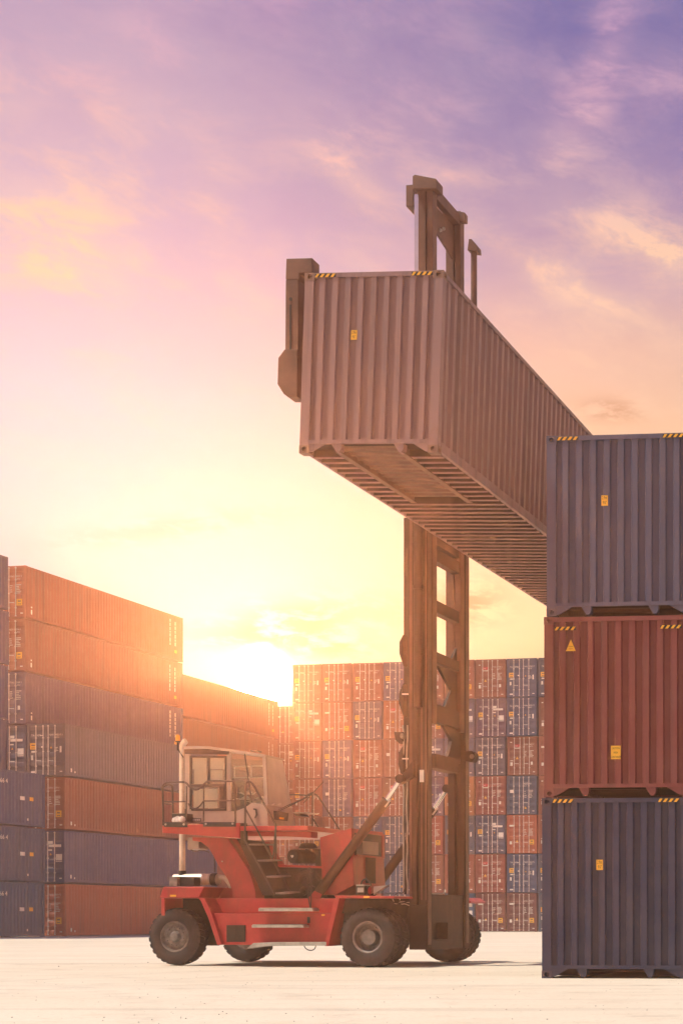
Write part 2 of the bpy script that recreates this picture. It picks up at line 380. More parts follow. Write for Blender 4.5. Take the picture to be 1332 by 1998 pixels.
# ------------------------------------------------------------------ near containers (blind end towards the lens)
def casting_bm(s, hole_front=True, hole_right=True):
    w, d, h = 0.165, 0.18, 0.122
    mb = MB()
    def holed(P):      # P(u,v,t): u,v in 0..1 over the face, t depth inwards
        sq = [(0, 0), (.5, 0), (1, 0), (1, .5), (1, 1), (.5, 1), (0, 1), (0, .5)]
        oc = [(0.5 + 0.26 * math.cos(a_), 0.5 + 0.34 * math.sin(a_)) for a_ in [R(-135 + 45 * k) for k in range(8)]]
        vs = [P(u, v, 0) for u, v in sq] + [P(u, v, 0) for u, v in oc] + [P(u, v, 0.07) for u, v in oc]
        fs = [(k, (k + 1) % 8, 8 + (k + 1) % 8, 8 + k) for k in range(8)] + [(8 + k, 8 + (k + 1) % 8, 16 + (k + 1) % 8, 16 + k) for k in range(8)] + [tuple(range(16, 24))]
        mb.add(vs, fs)
    holed(lambda u, v, t: (u * w, t, v * h))
    holed(lambda u, v, t: (w - t, u * d, v * h))
    mb.add([(0, 0, 0), (0, d, 0), (0, d, h), (0, 0, h)], [(0, 1, 2, 3)])
    mb.add([(0, 0, 0), (w, 0, 0), (w, d, 0), (0, d, 0)], [(0, 1, 2, 3)])
    mb.add([(0, 0, h), (w, 0, h), (w, d, h), (0, d, h)], [(0, 1, 2, 3)])
    mb.add([(0, d, 0), (w, d, 0), (w, d, h), (0, d, h)], [(0, 1, 2, 3)])
    return mb
_near = {}
def near_meshes(W, H, L, nr):
    key = (W, H, L, nr)
    if key in _near: return _near[key]
    d = {}; P = M['paint_near']; pw = 0.15; zb = 0.205; zt = H - 0.075
    y0, dep = 0.012, 0.047
    def sheet(pts, f):
        mb = MB()
        vs = []
        for (a_, i_) in pts: vs += [f(a_, i_, zb), f(a_, i_, zt)]
        mb.add(vs, [(2 * k, 2 * k + 2, 2 * k + 3, 2 * k + 1) for k in range(len(pts) - 1)])
        return mb
    c = fit(corrugation(nr, 0.104, 0.018, 0.108, 0, dep), pw - 0.01, W - pw + 0.01)
    d['front_panel'] = sheet(c, lambda a_, i_, z: (a_, y0 + i_, z)).mesh('front_panel', P)
    ns = int((L - 0.3) / 0.30)
    cs = fit(corrugation(ns, 0.105, 0.030, 0.115, 0, 0.062), pw - 0.01, L - pw + 0.01)
    d['side_panel_r'] = sheet(cs, lambda a_, i_, z: (W - 0.018 - i_, a_, z)).mesh('side_panel', P)
    d['side_panel_l'] = sheet(cs, lambda a_, i_, z: (0.018 + i_, a_, z)).mesh('side_panel', P)
    d['rear_panel'] = MB().box(pw, W - pw, L - 0.05, L - 0.012, zb, zt).mesh('rear_panel', P)
    d['roof_panel'] = MB().box(0.03, W - 0.03, 0.03, L - 0.03, H - 0.03, H - 0.012).mesh('roof_panel', P)
    d['corner_post'] = MB().prism([(0, 0), (pw, 0), (pw, 0.05), (0.075, 0.06), (0.05, pw), (0, pw)], 2, 0.118, H - 0.118).mesh('corner_post', P)
    cm = casting_bm(1); d['corner_casting'] = cm.mesh('corner_casting', P)
    d['end_rail_t'] = MB().box(0.165, W - 0.165, 0.004, 0.065, H - 0.078, H - 0.006).mesh('top_rail', P)
    d['end_rail_b'] = MB().box(0.15, W - 0.15, 0.002, 0.06, 0.15, 0.212).mesh('end_sill', P)
    d['side_rail_t'] = MB().box(0.0, 0.062, 0.18, L - 0.18, H - 0.078, H - 0.008).mesh('top_rail', P)
    d['side_rail_b'] = MB().prism([(0, 0.055), (0.004, 0.21), (0.05, 0.21), (0.012, 0.19), (0.012, 0.07), (0.06, 0.06), (0.06, 0.05)], 1, 0.18, L - 0.18).mesh('bottom_rail', P)
    gz = [(0.150, 0.149), (0.42, 0.149), (0.22, 0.035), (0.150, 0.02)]
    d['gusset_l'] = MB().prism(gz, 1, 0.01, 0.05).mesh('gusset', P)
    d['gusset_r'] = MB().prism([(W - x, z) for x, z in gz], 1, 0.01, 0.05).mesh('gusset', P)
    d['lug'] = MB().prism([(-0.10, 0.149), (0.07, 0.149), (0.062, 0.06), (0.03, 0.016), (-0.01, 0.016), (-0.05, 0.07)], 1, 0.012, 0.16).mesh('lug', P)
    d['floor'] = MB().box(0.06, W - 0.06, 0.06, L - 0.06, 0.165, 0.20).mesh('floor_board', M['ply'])
    TL = 3.35; x1, x2 = 0.275 * W, 0.725 * W
    d['tunnel_beam'] = MB().prism([(-0.05, 0.02), (0.05, 0.02), (0.05, 0.032), (0.008, 0.036), (0.008, 0.16), (-0.008, 0.16), (-0.008, 0.036), (-0.05, 0.032)], 1, 0.08, TL).mesh('tunnel_beam', M['under'])
    mb = MB(); pts = fit(corrugation(12, 0.07, 0.04, 0.16, 0, 0.03), 0.08, TL); vs = []
    for a_, i_ in pts: vs += [(x1 + 0.012, a_, 0.10 + i_), (x2 - 0.012, a_, 0.10 + i_)]
    mb.add(vs, [(2 * k, 2 * k + 2, 2 * k + 3, 2 * k + 1) for k in range(len(pts) - 1)]); d['tunnel_plate'] = mb.mesh('tunnel_plate', M['under'])
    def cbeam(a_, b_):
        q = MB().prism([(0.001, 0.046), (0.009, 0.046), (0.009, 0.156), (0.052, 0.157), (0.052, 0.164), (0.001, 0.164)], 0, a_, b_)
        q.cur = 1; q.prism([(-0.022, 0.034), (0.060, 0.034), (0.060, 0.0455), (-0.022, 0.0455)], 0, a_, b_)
        return q.mesh('cross_member', [M['webshade'], P])  # darker web, paler flange: underside shade and ground bounce put into colour
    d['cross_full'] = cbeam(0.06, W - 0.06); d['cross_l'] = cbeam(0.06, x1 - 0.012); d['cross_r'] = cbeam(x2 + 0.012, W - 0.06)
    hzm = MB(); lw = 0.345
    hzm.box(0, lw, 0, 0.002, 0, 0.054); hzm.cur = 1
    for k in range(4):
        xa = 0.010 + k * 0.088
        q = [(xa - 0.02, 0.0), (xa + 0.024, 0.0), (xa + 0.064, 0.054), (xa + 0.020, 0.054)]
        q = [(min(max(x, 0.0), lw), z) for x, z in q]
        hzm.prism(q, 1, -0.003, 0.0005)
    d['hazard_stripe'] = hzm.mesh('hazard_stripe', [M['ink'], M['yellow']])
    _near[key] = d; d['dims'] = (W, H, L, TL, x1, x2); return d
def near_container(label, colour, W, H, L, nr, loc, rot, group, stripes_low=False, cast_colour=None):
    d = near_meshes(W, H, L, nr); W, H, L, TL, x1, x2 = d['dims']
    t = thing('shipping_container', label, 'container', loc, 0, group); t.rotation_euler = rot
    def put(n, k, loc=(0, 0, 0), sc_=None, rz=0, c=colour, parent=t):
        o = link(n, d[k], parent, c, loc)
        if sc_: o.scale = sc_
        if rz: o.rotation_euler = (0, 0, rz)
        return o
    put('front_panel', 'front_panel'); put('side_panel', 'side_panel_r'); put('side_panel', 'side_panel_l')
    put('rear_panel', 'rear_panel'); put('roof_panel', 'roof_panel'); put('floor_board', 'floor')
    put('corner_post', 'corner_post', (0.004, 0.004, 0)); put('corner_post', 'corner_post', (W - 0.004, 0.004, 0), (-1, 1, 1))
    put('corner_post', 'corner_post', (0.004, L - 0.004, 0), (1, -1, 1)); put('corner_post', 'corner_post', (W - 0.004, L - 0.004, 0), (-1, -1, 1))
    for zz in (0, H - 0.122):
        cc = cast_colour or tuple(x * 0.8 + y * 0.2 for x, y in zip(colour, (0.12, 0.07, 0.05)))
        put('corner_casting', 'corner_casting', (0, 0, zz), c=cc); put('corner_casting', 'corner_casting', (W - 0.165, 0, zz), c=cc)
        put('corner_casting', 'corner_casting', (0, L, zz), (1, -1, 1), c=cc); put('corner_casting', 'corner_casting', (W - 0.165, L, zz), (1, -1, 1), c=cc)
    put('top_rail', 'end_rail_t'); put('top_rail', 'end_rail_t', (0, L, 0), (1, -1, 1)); put('top_rail', 'side_rail_t'); put('top_rail', 'side_rail_t', (W, 0, 0), (-1, 1, 1))
    put('end_sill', 'end_rail_b'); put('end_sill', 'end_rail_b', (0, L, 0), (1, -1, 1)); put('bottom_rail', 'side_rail_b'); put('bottom_rail', 'side_rail_b', (W, 0, 0), (-1, 1, 1))
    put('gusset', 'gusset_l'); put('gusset', 'gusset_r'); put('lug', 'lug', (x1, 0, 0)); put('lug', 'lug', (x2, 0, 0))
    put('tunnel_beam', 'tunnel_beam', (x1, 0, 0)); put('tunnel_beam', 'tunnel_beam', (x2, 0, 0)); put('tunnel_plate', 'tunnel_plate')
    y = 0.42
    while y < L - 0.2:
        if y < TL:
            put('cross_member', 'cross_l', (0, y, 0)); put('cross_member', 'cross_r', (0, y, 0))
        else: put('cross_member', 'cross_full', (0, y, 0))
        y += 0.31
    zz = H - 0.215 if stripes_low else H - 0.076
    yy = 0.006 if stripes_low else -0.001
    put('hazard_stripe', 'hazard_stripe', (0.175, yy, zz), c=None); put('hazard_stripe', 'hazard_stripe', (W - 0.52, yy, zz), c=None)
    return t
def sticker(parent, x, z, w, h, lines, size, sq=0.8):
    s = obj('sticker', MB().box(x, x + w, 0.006, 0.0105, z, z + h), M['yellow'], parent)
    tb = MB(); n = len(lines)
    for i, ln in enumerate(lines): text_mb(tb, ln, size, x + w / 2, 0.0045, z + h - (i + 0.82) * h / (n + 0.12), sq, 'CENTER')
    obj('lettering', tb, M['ink'], s)

NAVY, BRICK, SLATE, MAUVE = (0.010, 0.019, 0.066), (0.185, 0.030, 0.028), (0.070, 0.070, 0.130), (0.25, 0.145, 0.148)
# the stack at the edge of the yard: three, one on another
SA = -R(5.4); SW, SH, SL = 2.40, 2.885, 12.19
def stack_pt(px, py, Y): return ((px - CX) * Y / F, Y, CAM_H + (HZ - py) * Y / F)
sp = stack_pt(1056, 0, 26.25)
GRP = 'containers in the near stack'
c1 = near_container('dark navy blue container standing on the concrete at the foot of the near stack', NAVY, SW, SH, SL, 9, (sp[0], sp[1], 0.0), (0, 0, SA), GRP)
c2 = near_container('brick red container with a yellow warning triangle, sandwiched between two blue ones', BRICK, SW, SH, SL, 9, (sp[0] + 0.035, sp[1], SH + 0.012), (0, 0, SA), GRP, True)
c3 = near_container('greyish slate blue container on top of the near stack', SLATE, SW, SH, SL, 9, (sp[0] + 0.075, sp[1], 2 * SH + 0.024), (0, 0, SA), GRP)
for cc_ in (c1, c3):
    sticker(cc_, 0.885 if cc_ is c1 else 0.89, 1.73 if cc_ is c1 else 1.75, 0.105, 0.165, ['2.9m', "9'6\""], 0.075, 0.55)
sticker(c2, 1.085, 0.60, 0.155, 0.215, ['CAUTION', 'HIGH', 'CONTAINER'], 0.047, 0.62)
ws = obj('warning_sign', MB().prism([(0.355, 2.335), (0.515, 2.335), (0.437, 2.52)], 1, 0.006, 0.0105), M['yellow'], c2)
tb = MB(); text_mb(tb, 'WARNING', 0.026, 0.437, 0.0045, 2.40, 0.62, 'CENTER'); text_mb(tb, 'KEEP OFF', 0.022, 0.437, 0.0045, 2.365, 0.62, 'CENTER'); obj('lettering', tb, M['ink'], ws)
# the container in the air
YAW = math.atan(0.1516)
CY = 26.0
cl_ = ((583 - CX) * CY / F, CY, CAM_H + (HZ - 884) * CY / F)
CW, CH, CLN = 2.29, 2.845, 14.63
carried = near_container('dusty mauve brown container held high in the air by the red handler', MAUVE, CW, CH, CLN, 9, cl_, (R(0.45), R(2.2), -YAW), None, False, (0.22, 0.12, 0.085))
del carried['label']; carried['label'] = 'dusty mauve brown container held high in the air by the red handler'
sticker(carried, 0.80, 1.78, 0.10, 0.15, ['2.9m', "9'6\""], 0.068, 0.55)

# ------------------------------------------------------------------ far containers (doors towards the lens)
FW, FH = 2.30, 2.86
def far_meshes(L):
    P = M['paint']; d = {}; pw = 0.14
    mb = MB()
    for x in (0.004, FW - 0.004 - pw):
        for y in (0.004, L - pw - 0.004): mb.box(x, x + pw, y, y + pw, 0.12, FH - 0.12)
    for x in (0, FW - 0.17):
        for y in (0, L - 0.17):
            for z in (0, FH - 0.12): mb.box(x, x + 0.17, y, y + 0.17, z, z + 0.12)
    for y in (0.012, L - 0.092):
        mb.box(0.17, FW - 0.17, y, y + 0.08, FH - 0.125, FH - 0.005); mb.box(0.17, FW - 0.17, y, y + 0.08, 0.03, 0.17)
    for x in (0.008, FW - 0.068):
        mb.box(x, x + 0.06, 0.17, L - 0.17, FH - 0.085, FH - 0.006); mb.box(x, x + 0.06, 0.17, L - 0.17, 0.04, 0.17)
    mb.box(0.03, FW - 0.03, 0.05, L - 0.05, FH - 0.03, FH - 0.015); mb.box(0.068, FW - 0.068, 0.1, L - 0.1, 0.10, 0.16)
    mb.box(pw, FW - pw, L - 0.07, L - 0.03, 0.17, FH - 0.12)
    pts = fit(corrugation(int((L - 0.3) / 0.278), 0.072, 0.068, 0.070, 0, 0.036), pw - 0.01, L - pw + 0.01)
    for f in (lambda i_: FW - 0.02 - i_, lambda i_: 0.02 + i_):
        vs = []
        for a_, i_ in pts: vs += [(f(i_), a_, 0.165), (f(i_), a_, FH - 0.08)]
        mb.add(vs, [(2 * k, 2 * k + 2, 2 * k + 3, 2 * k + 1) for k in range(len(pts) - 1)])
    d['shell'] = mb.mesh('shell', P)
    return d
FAR = {}
zb, zt = 0.18, FH - 0.135
prof = [(0, zb)]
bands = 5; bh = (zt - zb - 0.10) / bands
for k in range(bands):
    z = zb + 0.10 + k * bh
    prof += [(0, z), (0.035, z + 0.035), (0.035, z + bh * 0.52), (0, z + bh * 0.52 + 0.035)]
prof += [(0, zt), (0.075, zt), (0.075, zb)]
DW = (FW - 0.28) / 2 - 0.012
DOOR = MB().prism(prof, 0, 0, DW).mesh('door', M['paint'])
rod = MB().tube([(0, 0, 0.07), (0, 0, FH - 0.06)], 0.024, 6)
for z in (0.10, 0.55, 1.35, 2.1, FH - 0.11): rod.box(-0.05, 0.05, -0.012, 0.028, z - 0.03, z + 0.03)
ROD = rod.mesh('lock_rod', M['rods'], True)
HANDLE = MB().tube([(0, -0.03, 0.02), (0.10, -0.04, 0), (0.34, -0.04, -0.01)], 0.016, 5).mesh('door_handle', M['rods'])
GASKET = MB().box(FW / 2 - 0.010, FW / 2 + 0.010, 0.075, 0.10, zb, zt).mesh('gasket', M['black'])
YD = 0.05
def quadxz(mb, fx0, fx1, fz0, fz1, y=YD - 0.006):
    x0, x1, z0, z1 = fx0 * FW, fx1 * FW, fz0 * FH, fz1 * FH
    mb.add([(x0, y, z0), (x1, y, z0), (x1, y, z1), (x0, y, z1)], [(0, 1, 2, 3)])
def lines(mb, fx0, fx1, fz0, fz1, n, rng):
    for i in range(n):
        z = fz1 - (i + 0.5) * (fz1 - fz0) / n
        quadxz(mb, fx0, fx0 + (fx1 - fx0) * rng.uniform(0.55, 1), z - 0.006, z + 0.006)
DECALS = {}
def decals(tp, num):
    rng = random.Random(hash((tp, num)) % 1000 if False else sum(map(ord, tp + num)))
    w = MB(); y = YD - 0.007
    parts = {}
    if tp in 'AD':
        text_mb(w, 'TA AXM', 0.16, 0.10 * FW, y, 0.765 * FH, 0.95); quadxz(w, 0.33, 0.40, 0.772, 0.785)
        parts['placard'] = (0.07, 0.235, 0.515, 0.635)
        quadxz(w, 0.10, 0.20, 0.455, 0.485); quadxz(w, 0.09, 0.20, 0.062, 0.095); quadxz(w, 0.36, 0.41, 0.545, 0.575)
        parts['tri'] = (0.625, 0.53, 0.05)
    if tp == 'A':
        text_mb(w, num[:4] + '  ' + num[4:], 0.135, 0.56 * FW, y, 0.775 * FH, 0.88); text_mb(w, '45G1', 0.12, 0.74 * FW, y, 0.725 * FH, 0.9)
        lines(w, 0.71, 0.84, 0.47, 0.56, 3, rng); quadxz(w, 0.85, 0.90, 0.45, 0.57)
        quadxz(w, 0.09, 0.15, 0.31, 0.40)
    if tp == 'D':
        quadxz(w, 0.55, 0.68, 0.745, 0.80); quadxz(w, 0.57, 0.90, 0.685, 0.735); quadxz(w, 0.55, 0.66, 0.615, 0.64)
        quadxz(w, 0.76, 0.93, 0.43, 0.55); quadxz(w, 0.76, 0.93, 0.40, 0.415)
    if tp in 'BC':
        text_mb(w, num[:4] + '  ' + num[4:], 0.125, 0.56 * FW, y, 0.785 * FH, 0.85); text_mb(w, '45G1', 0.11, 0.76 * FW, y, 0.735 * FH, 0.9)
        lines(w, 0.57, 0.66, 0.48, 0.64, 4, rng); lines(w, 0.73, 0.88, 0.46, 0.65, 6, rng)
    if tp == 'B':
        quadxz(w, 0.07, 0.24, 0.70, 0.745); parts['placard'] = (0.75, 0.90, 0.235, 0.36); parts['tri'] = (0.33, 0.29, 0.085)
        quadxz(w, 0.08, 0.16, 0.24, 0.32)
    if tp == 'C':
        parts['logo'] = (0.225, 0.41, 0.735, 0.80); quadxz(w, 0.225, 0.41, 0.695, 0.715)
        text_mb(w, 'TEX', 0.12, 0.25 * FW, y - 0.004, 0.748 * FH, 0.9)
        parts['tri'] = (0.32, 0.42, 0.085); quadxz(w, 0.09, 0.17, 0.25, 0.34); quadxz(w, 0.09, 0.19, 0.37, 0.39); quadxz(w, 0.78, 0.845, 0.27, 0.35); quadxz(w, 0.09, 0.15, 0.845, 0.87)
    if tp == 'E':
        text_mb(w, num[4:8] + num[:4], 0.20, 0.56 * FW, y, 0.77 * FH, 0.62); text_mb(w, '45G1', 0.12, 0.56 * FW, y, 0.72 * FH, 0.9)
        lines(w, 0.58, 0.66, 0.42, 0.62, 4, rng); lines(w, 0.72, 0.88, 0.42, 0.64, 6, rng); parts['tri'] = (0.62, 0.145, 0.085); quadxz(w, 0.10, 0.22, 0.56, 0.64)
    quadxz(w, 0.85, 0.92, 0.075, 0.095)
    d = {'lettering': w.mesh('lettering', M['white'])}
    if 'placard' in parts:
        a_ = parts['placard']; b_ = MB().box(a_[0] * FW, a_[1] * FW, YD - 0.010, YD - 0.002, a_[2] * FH, a_[3] * FH)
        b_.cur = 1; quadxz(b_, a_[0] + 0.035, a_[1] - 0.035, a_[2] * 0.45 + a_[3] * 0.55, a_[3] - 0.03, YD - 0.012); quadxz(b_, a_[0] + 0.03, a_[1] - 0.03, a_[2] + 0.02, a_[2] + 0.035, YD - 0.012)
        d['placard'] = b_.mesh('placard', [M['yellow'], M['rust']])
    if 'tri' in parts:
        x, z, s_ = parts['tri']; x *= FW; z *= FH; s_ *= FW
        d['warning_triangle'] = MB().prism([(x - s_ / 2, z), (x + s_ / 2, z), (x, z + s_ * 0.95)], 1, YD - 0.010, YD - 0.002).mesh('warning_triangle', M['yellow'])
    if 'logo' in parts:
        a_ = parts['logo']; d['red_label'] = MB().box(a_[0] * FW, a_[1] * FW, YD - 0.009, YD - 0.002, a_[2] * FH, a_[3] * FH).mesh('red_label', M['redlabel'])
    return d
NUMS = ['XPMU489212 5', 'TGHU485217 2', 'TRLU412566 4', 'GESU530716 1', 'CAXU498223 7', 'TTNU471085 3']
def mark(o):
    if o.name.startswith('lettering'): o['kind'] = 'stuff'
def far_container(L, label, colour, tp, loc, rz, group, num=0, side=None):
    if L not in FAR: FAR[L] = far_meshes(L)
    jig = random.uniform(-0.02, 0.02)
    c = tuple(max(0, x * random.uniform(0.82, 1.15)) for x in colour)
    t = thing('shipping_container', label, 'container', (loc[0], loc[1], loc[2]), rz, group)
    link('shell', FAR[L]['shell'], t, c)
    dl = link('door', DOOR, t, c, (0.14 + 0.004, YD, 0)); dr = link('door', DOOR, t, c, (FW / 2 + 0.006, YD, 0))
    for dd, xs in ((dl, (0.53, 0.965)), (dr, (1.275, 1.69))):
        for x in xs: link('lock_rod', ROD, dd, None, (x - dd.location.x, -0.032, 0))
        link('door_handle', HANDLE, dd, None, (xs[0] - dd.location.x, -0.03, 0.85 + jig))
    link('gasket', GASKET, t)
    key = tp + str(num % len(NUMS))
    if key not in DECALS: DECALS[key] = decals(tp, NUMS[num % len(NUMS)])
    for n_, me in DECALS[key].items(): mark(link(n_, me, t))
    if side:
        for n_, me in SIDE[side].items(): mark(link(n_, me, t))
    return t
# lettering on the long sides of the left-hand stacks: numbers near the end, small plates
def side_set(kind, L):
    d = {}; x = FW - 0.014
    def q(mb, y0, y1, z0, z1): mb.add([(x, y0, z0), (x, y1, z0), (x, y1, z1), (x, y0, z1)], [(0, 1, 2, 3)])
    w = MB(); yl = MB()
    if kind == 'number':
        bodies = (('TRHU 412 566 4', 0.34, L - 5.6, 2.16), ('45G1', 0.30, L - 5.6, 1.80))
        for body, size, yy, zz in bodies:
            tm = MB(); text_mb(tm, body, size, 0, 0, 0, 1.05)
            w.add([(x, yy + v[0], zz + v[2]) for v in tm.v], tm.f)
        q(w, L - 2.1, L - 1.72, 1.36, 1.56); q(yl, L - 1.3, L - 0.98, 1.36, 1.56)
        q(w, L - 1.5, L - 1.4, 0.3, 0.42)
    if kind == 'end':
        for yy in (L - 1.55, L - 0.95):
            z = 0.9
            while z < 2.5:
                h = random.uniform(0.1, 0.3); q(w, yy, yy + 0.10, z, z + h); z += h + 0.06
        q(yl, L - 1.0, L - 0.72, 0.45, 0.65); q(w, 0.5, 0.62, 0.25, 0.5); q(w, 0.5, 0.62, 0.6, 0.68)
    if kind == 'start':
        q(w, 0.55, 0.68, 0.25, 0.45); q(w, 0.9, 1.0, 0.22, 0.32); q(yl, 0.35, 1.0, FH - 0.055, FH - 0.02)
    d['lettering'] = w.mesh('lettering', M['white'])
    if yl.v: d['sticker'] = yl.mesh('sticker', M['yellow'])
    return d
SIDE = {'number': side_set('number', 12.19), 'end': side_set('end', 16.2), 'start': side_set('start', 16.2)}

RED, RED2, DRED, ORNG = (0.27, 0.062, 0.040), (0.33, 0.042, 0.035), (0.17, 0.026, 0.030), (0.37, 0.095, 0.045)
BLUE, BLUE2, PURP, TAUPE = (0.044, 0.060, 0.138), (0.032, 0.062, 0.165), (0.105, 0.066, 0.140), (0.105, 0.092, 0.140)
CN = {RED: 'brownish red', RED2: 'bright red', DRED: 'dark maroon', ORNG: 'orange red', BLUE: 'dull blue', BLUE2: 'clear blue', PURP: 'purplish grey', TAUPE: 'dusty grey'}
LOOK = {'A': 'square yellow placard', 'B': 'low yellow placard', 'C': 'red label', 'D': 'broad white blocks', 'E': 'block lettering'}
ROWN = ['top', 'second', 'third', 'fourth', 'fifth', 'sixth', 'bottom']
COLN = ['first', 'second', 'third', 'fourth', 'fifth', 'sixth', 'seventh', 'eighth', 'ninth', 'tenth']
r, e, m_, o_, b, k, p = RED, RED2, DRED, ORNG, BLUE, BLUE2, PURP
WALL = [  # rows from the top; ten columns, the first only six high
    [None, (r, 'A'), (r, 'A'), (r, 'A'), (p, 'A'), (r, 'C'), (r, 'B'), (r, 'C'), (b, 'A'), (b, 'A')],
    [(r, 'B'), (r, 'D'), (o_, 'B'), (p, 'A'), (o_, 'C'), (r, 'B'), (p, 'D'), (p, 'D'), (b, 'A'), (r, 'C')],
    [(r, 'D'), (r, 'A'), (p, 'A'), (r, 'C'), (r, 'E'), (p, 'D'), (b, 'E'), (p, 'A'), (r, 'C'), (r, 'B')],
    [(r, 'A'), (r, 'A'), (p, 'E'), (r, 'C'), (r, 'C'), (p, 'A'), (o_, 'B'), (e, 'C'), (k, 'E'), (r, 'C')],
    [(o_, 'B'), (r, 'B'), (r, 'B'), (b, 'A'), (b, 'A'), (e, 'B'), (b, 'A'), (b, 'D'), (o_, 'B'), (o_, 'C')],
    [(r, 'C'), (b, 'A'), (r, 'C'), (b, 'A'), (k, 'E'), (r, 'B'), (r, 'C'), (r, 'C'), (k, 'A'), (b, 'A')],
    [(m_, 'B'), (r, 'A'), (b, 'D'), (m_, 'B'), (b, 'A'), (r, 'C'), (k, 'D'), (m_, 'B'), (m_, 'B'), (k, 'A')]]
WX, WY, WS = (571 - CX) * 124.7 / F, 124.7, 0.179
wyaw = -math.atan(WS); wc, ws_ = math.cos(wyaw), math.sin(wyaw)
PITCH, ROWH = 2.43, 2.90
for ri, row in enumerate(WALL):
    for ci, cell in enumerate(row):
        if not cell: continue
        cc_, tp = cell
        s_ = (ci - 1) * PITCH + random.uniform(-0.02, 0.02); back = 1.7 if ci == 0 else random.uniform(-0.05, 0.05)
        X = WX + wc * s_ - ws_ * back; Y = WY + ws_ * s_ + wc * back
        lab = '%s container with %s, %s row of far wall, %s column from left' % (CN[cc_], LOOK[tp], ROWN[ri], COLN[ci])
        far_container(12.19, lab, cc_, tp, (X, Y, (6 - ri) * ROWH), wyaw, 'containers in the far wall', ri * 3 + ci * 5)
# stacks on the left, long sides running away
LS = 0.1875; lyaw = -math.atan(LS); lc, ls_ = math.cos(lyaw), math.sin(lyaw)
def left_stack(L, px, Y, far_end, cells, group, name, rowh=2.93, slope=LS, total=None):
    ya = -math.atan(slope); c, s = math.cos(ya), -math.sin(ya)
    X = (px - CX) * Y / F
    if far_end: X -= s * L; Y -= c * L
    X0, Y0 = X - c * FW, Y + s * FW
    n = len(cells)
    for i, (cc_, tp, sd_) in enumerate(cells):
        lab = '%s container, %s of %s' % (CN[cc_], {0: 'topmost', n - 1: 'bottom'}.get(i, ROWN[i] + ' from top'), name)
        far_container(L, lab, cc_, tp, (X0 + random.uniform(-.03, .03), Y0 + random.uniform(-.03, .03), (n - 1 - i) * rowh), ya, group, i * 2 + 1, sd_)
left_stack(16.2, 50, 90.4, False, [(o_, 'B', 'end'), (o_, 'B', 'end'), (p, 'C', 'end'), (b, 'D', None), (r, 'B', None), (b, 'C', None), (r, 'B', None)], 'containers in the tall stack of long boxes', 'the tall orange topped stack of long containers')
left_stack(16.2, 127, 89.7, False, [(TAUPE, 'A', 'start'), (r, 'B', 'start'), (b, 'D', 'start'), (o_, 'B', 'start')], 'containers in the four high stack', 'the four high stack right behind the handler')
left_stack(12.19, 88, 88.4, True, [(b, 'A', 'number'), (b, 'A', 'number'), (k, 'A', 'number')], 'containers in the three high stack', 'the three high blue stack at the left edge')
left_stack(12.19, 17, 88.4, True, [(b, 'A', 'number'), (b, 'A', 'number'), (b, 'D', 'number'), (b, 'A', 'number'), (r, 'C', None), (b, 'A', None), (r, 'B', None)], 'containers in the cropped tall stack', 'the tall blue stack cut by the left edge')
left_stack(16.2, 543, 125.0, True, [(o_, 'B', 'end'), (o_, 'C', 'end'), (r, 'B', None), (o_, 'A', None), (r, 'B', None), (r, 'C', None)], 'containers in the far six high stack', 'the six high orange stack beside the far wall', slope=0.16)

# ------------------------------------------------------------------ the container handler
TX, TY = (716 - CX) * 32.0 / F, 32.0
TYAW = R(10.3)
tc_, ts_ = math.cos(TYAW), math.sin(TYAW)
truck = thing('container_handler', 'red container handler with tall dark mast, raised cab and dual front tyres', 'forklift', (TX, TY, 0), -TYAW)
def at(px, py, b):
    """photo measurement at depth b behind the near tyre face -> metres in the handler's own frame"""
    q = (px - CX) / F
    a_ = (q * (TY + tc_ * b) - TX - ts_ * b) / (tc_ + ts_ * q)
    Y = TY - ts_ * a_ + tc_ * b
    return Vector((a_, b, CAM_H + (HZ - py) * Y / F))
def side(name, pts, b0, b1, mat, parent=truck, bev=0.008, mb=None):
    poly = [(lambda v: (v.x, v.z))(at(x, y, b0)) for x, y in pts]
    q = mb or MB(); q.prism(poly, 1, b0, b1)
    return obj(name, q, mat, parent, bevel=bev) if mb is None else q
def pipe(name, pts, b, r_, mat, parent=truck, n=8, rnd=0):
    P = [at(p_[0], p_[1], p_[2] if len(p_) > 2 else b) for p_ in pts]
    for _ in range(rnd):
        Q = [P[0]]
        for i in range(len(P) - 1): Q += [P[i].lerp(P[i + 1], 0.25), P[i].lerp(P[i + 1], 0.75)]
        Q.append(P[-1]); P = Q
    return obj(name, MB().tube(P, r_, n), mat, parent, smooth=True)
def c1x(pts, ox, oy, s): return [(ox + x / s, oy + y / s) for x, y in pts]
TR = 0.59
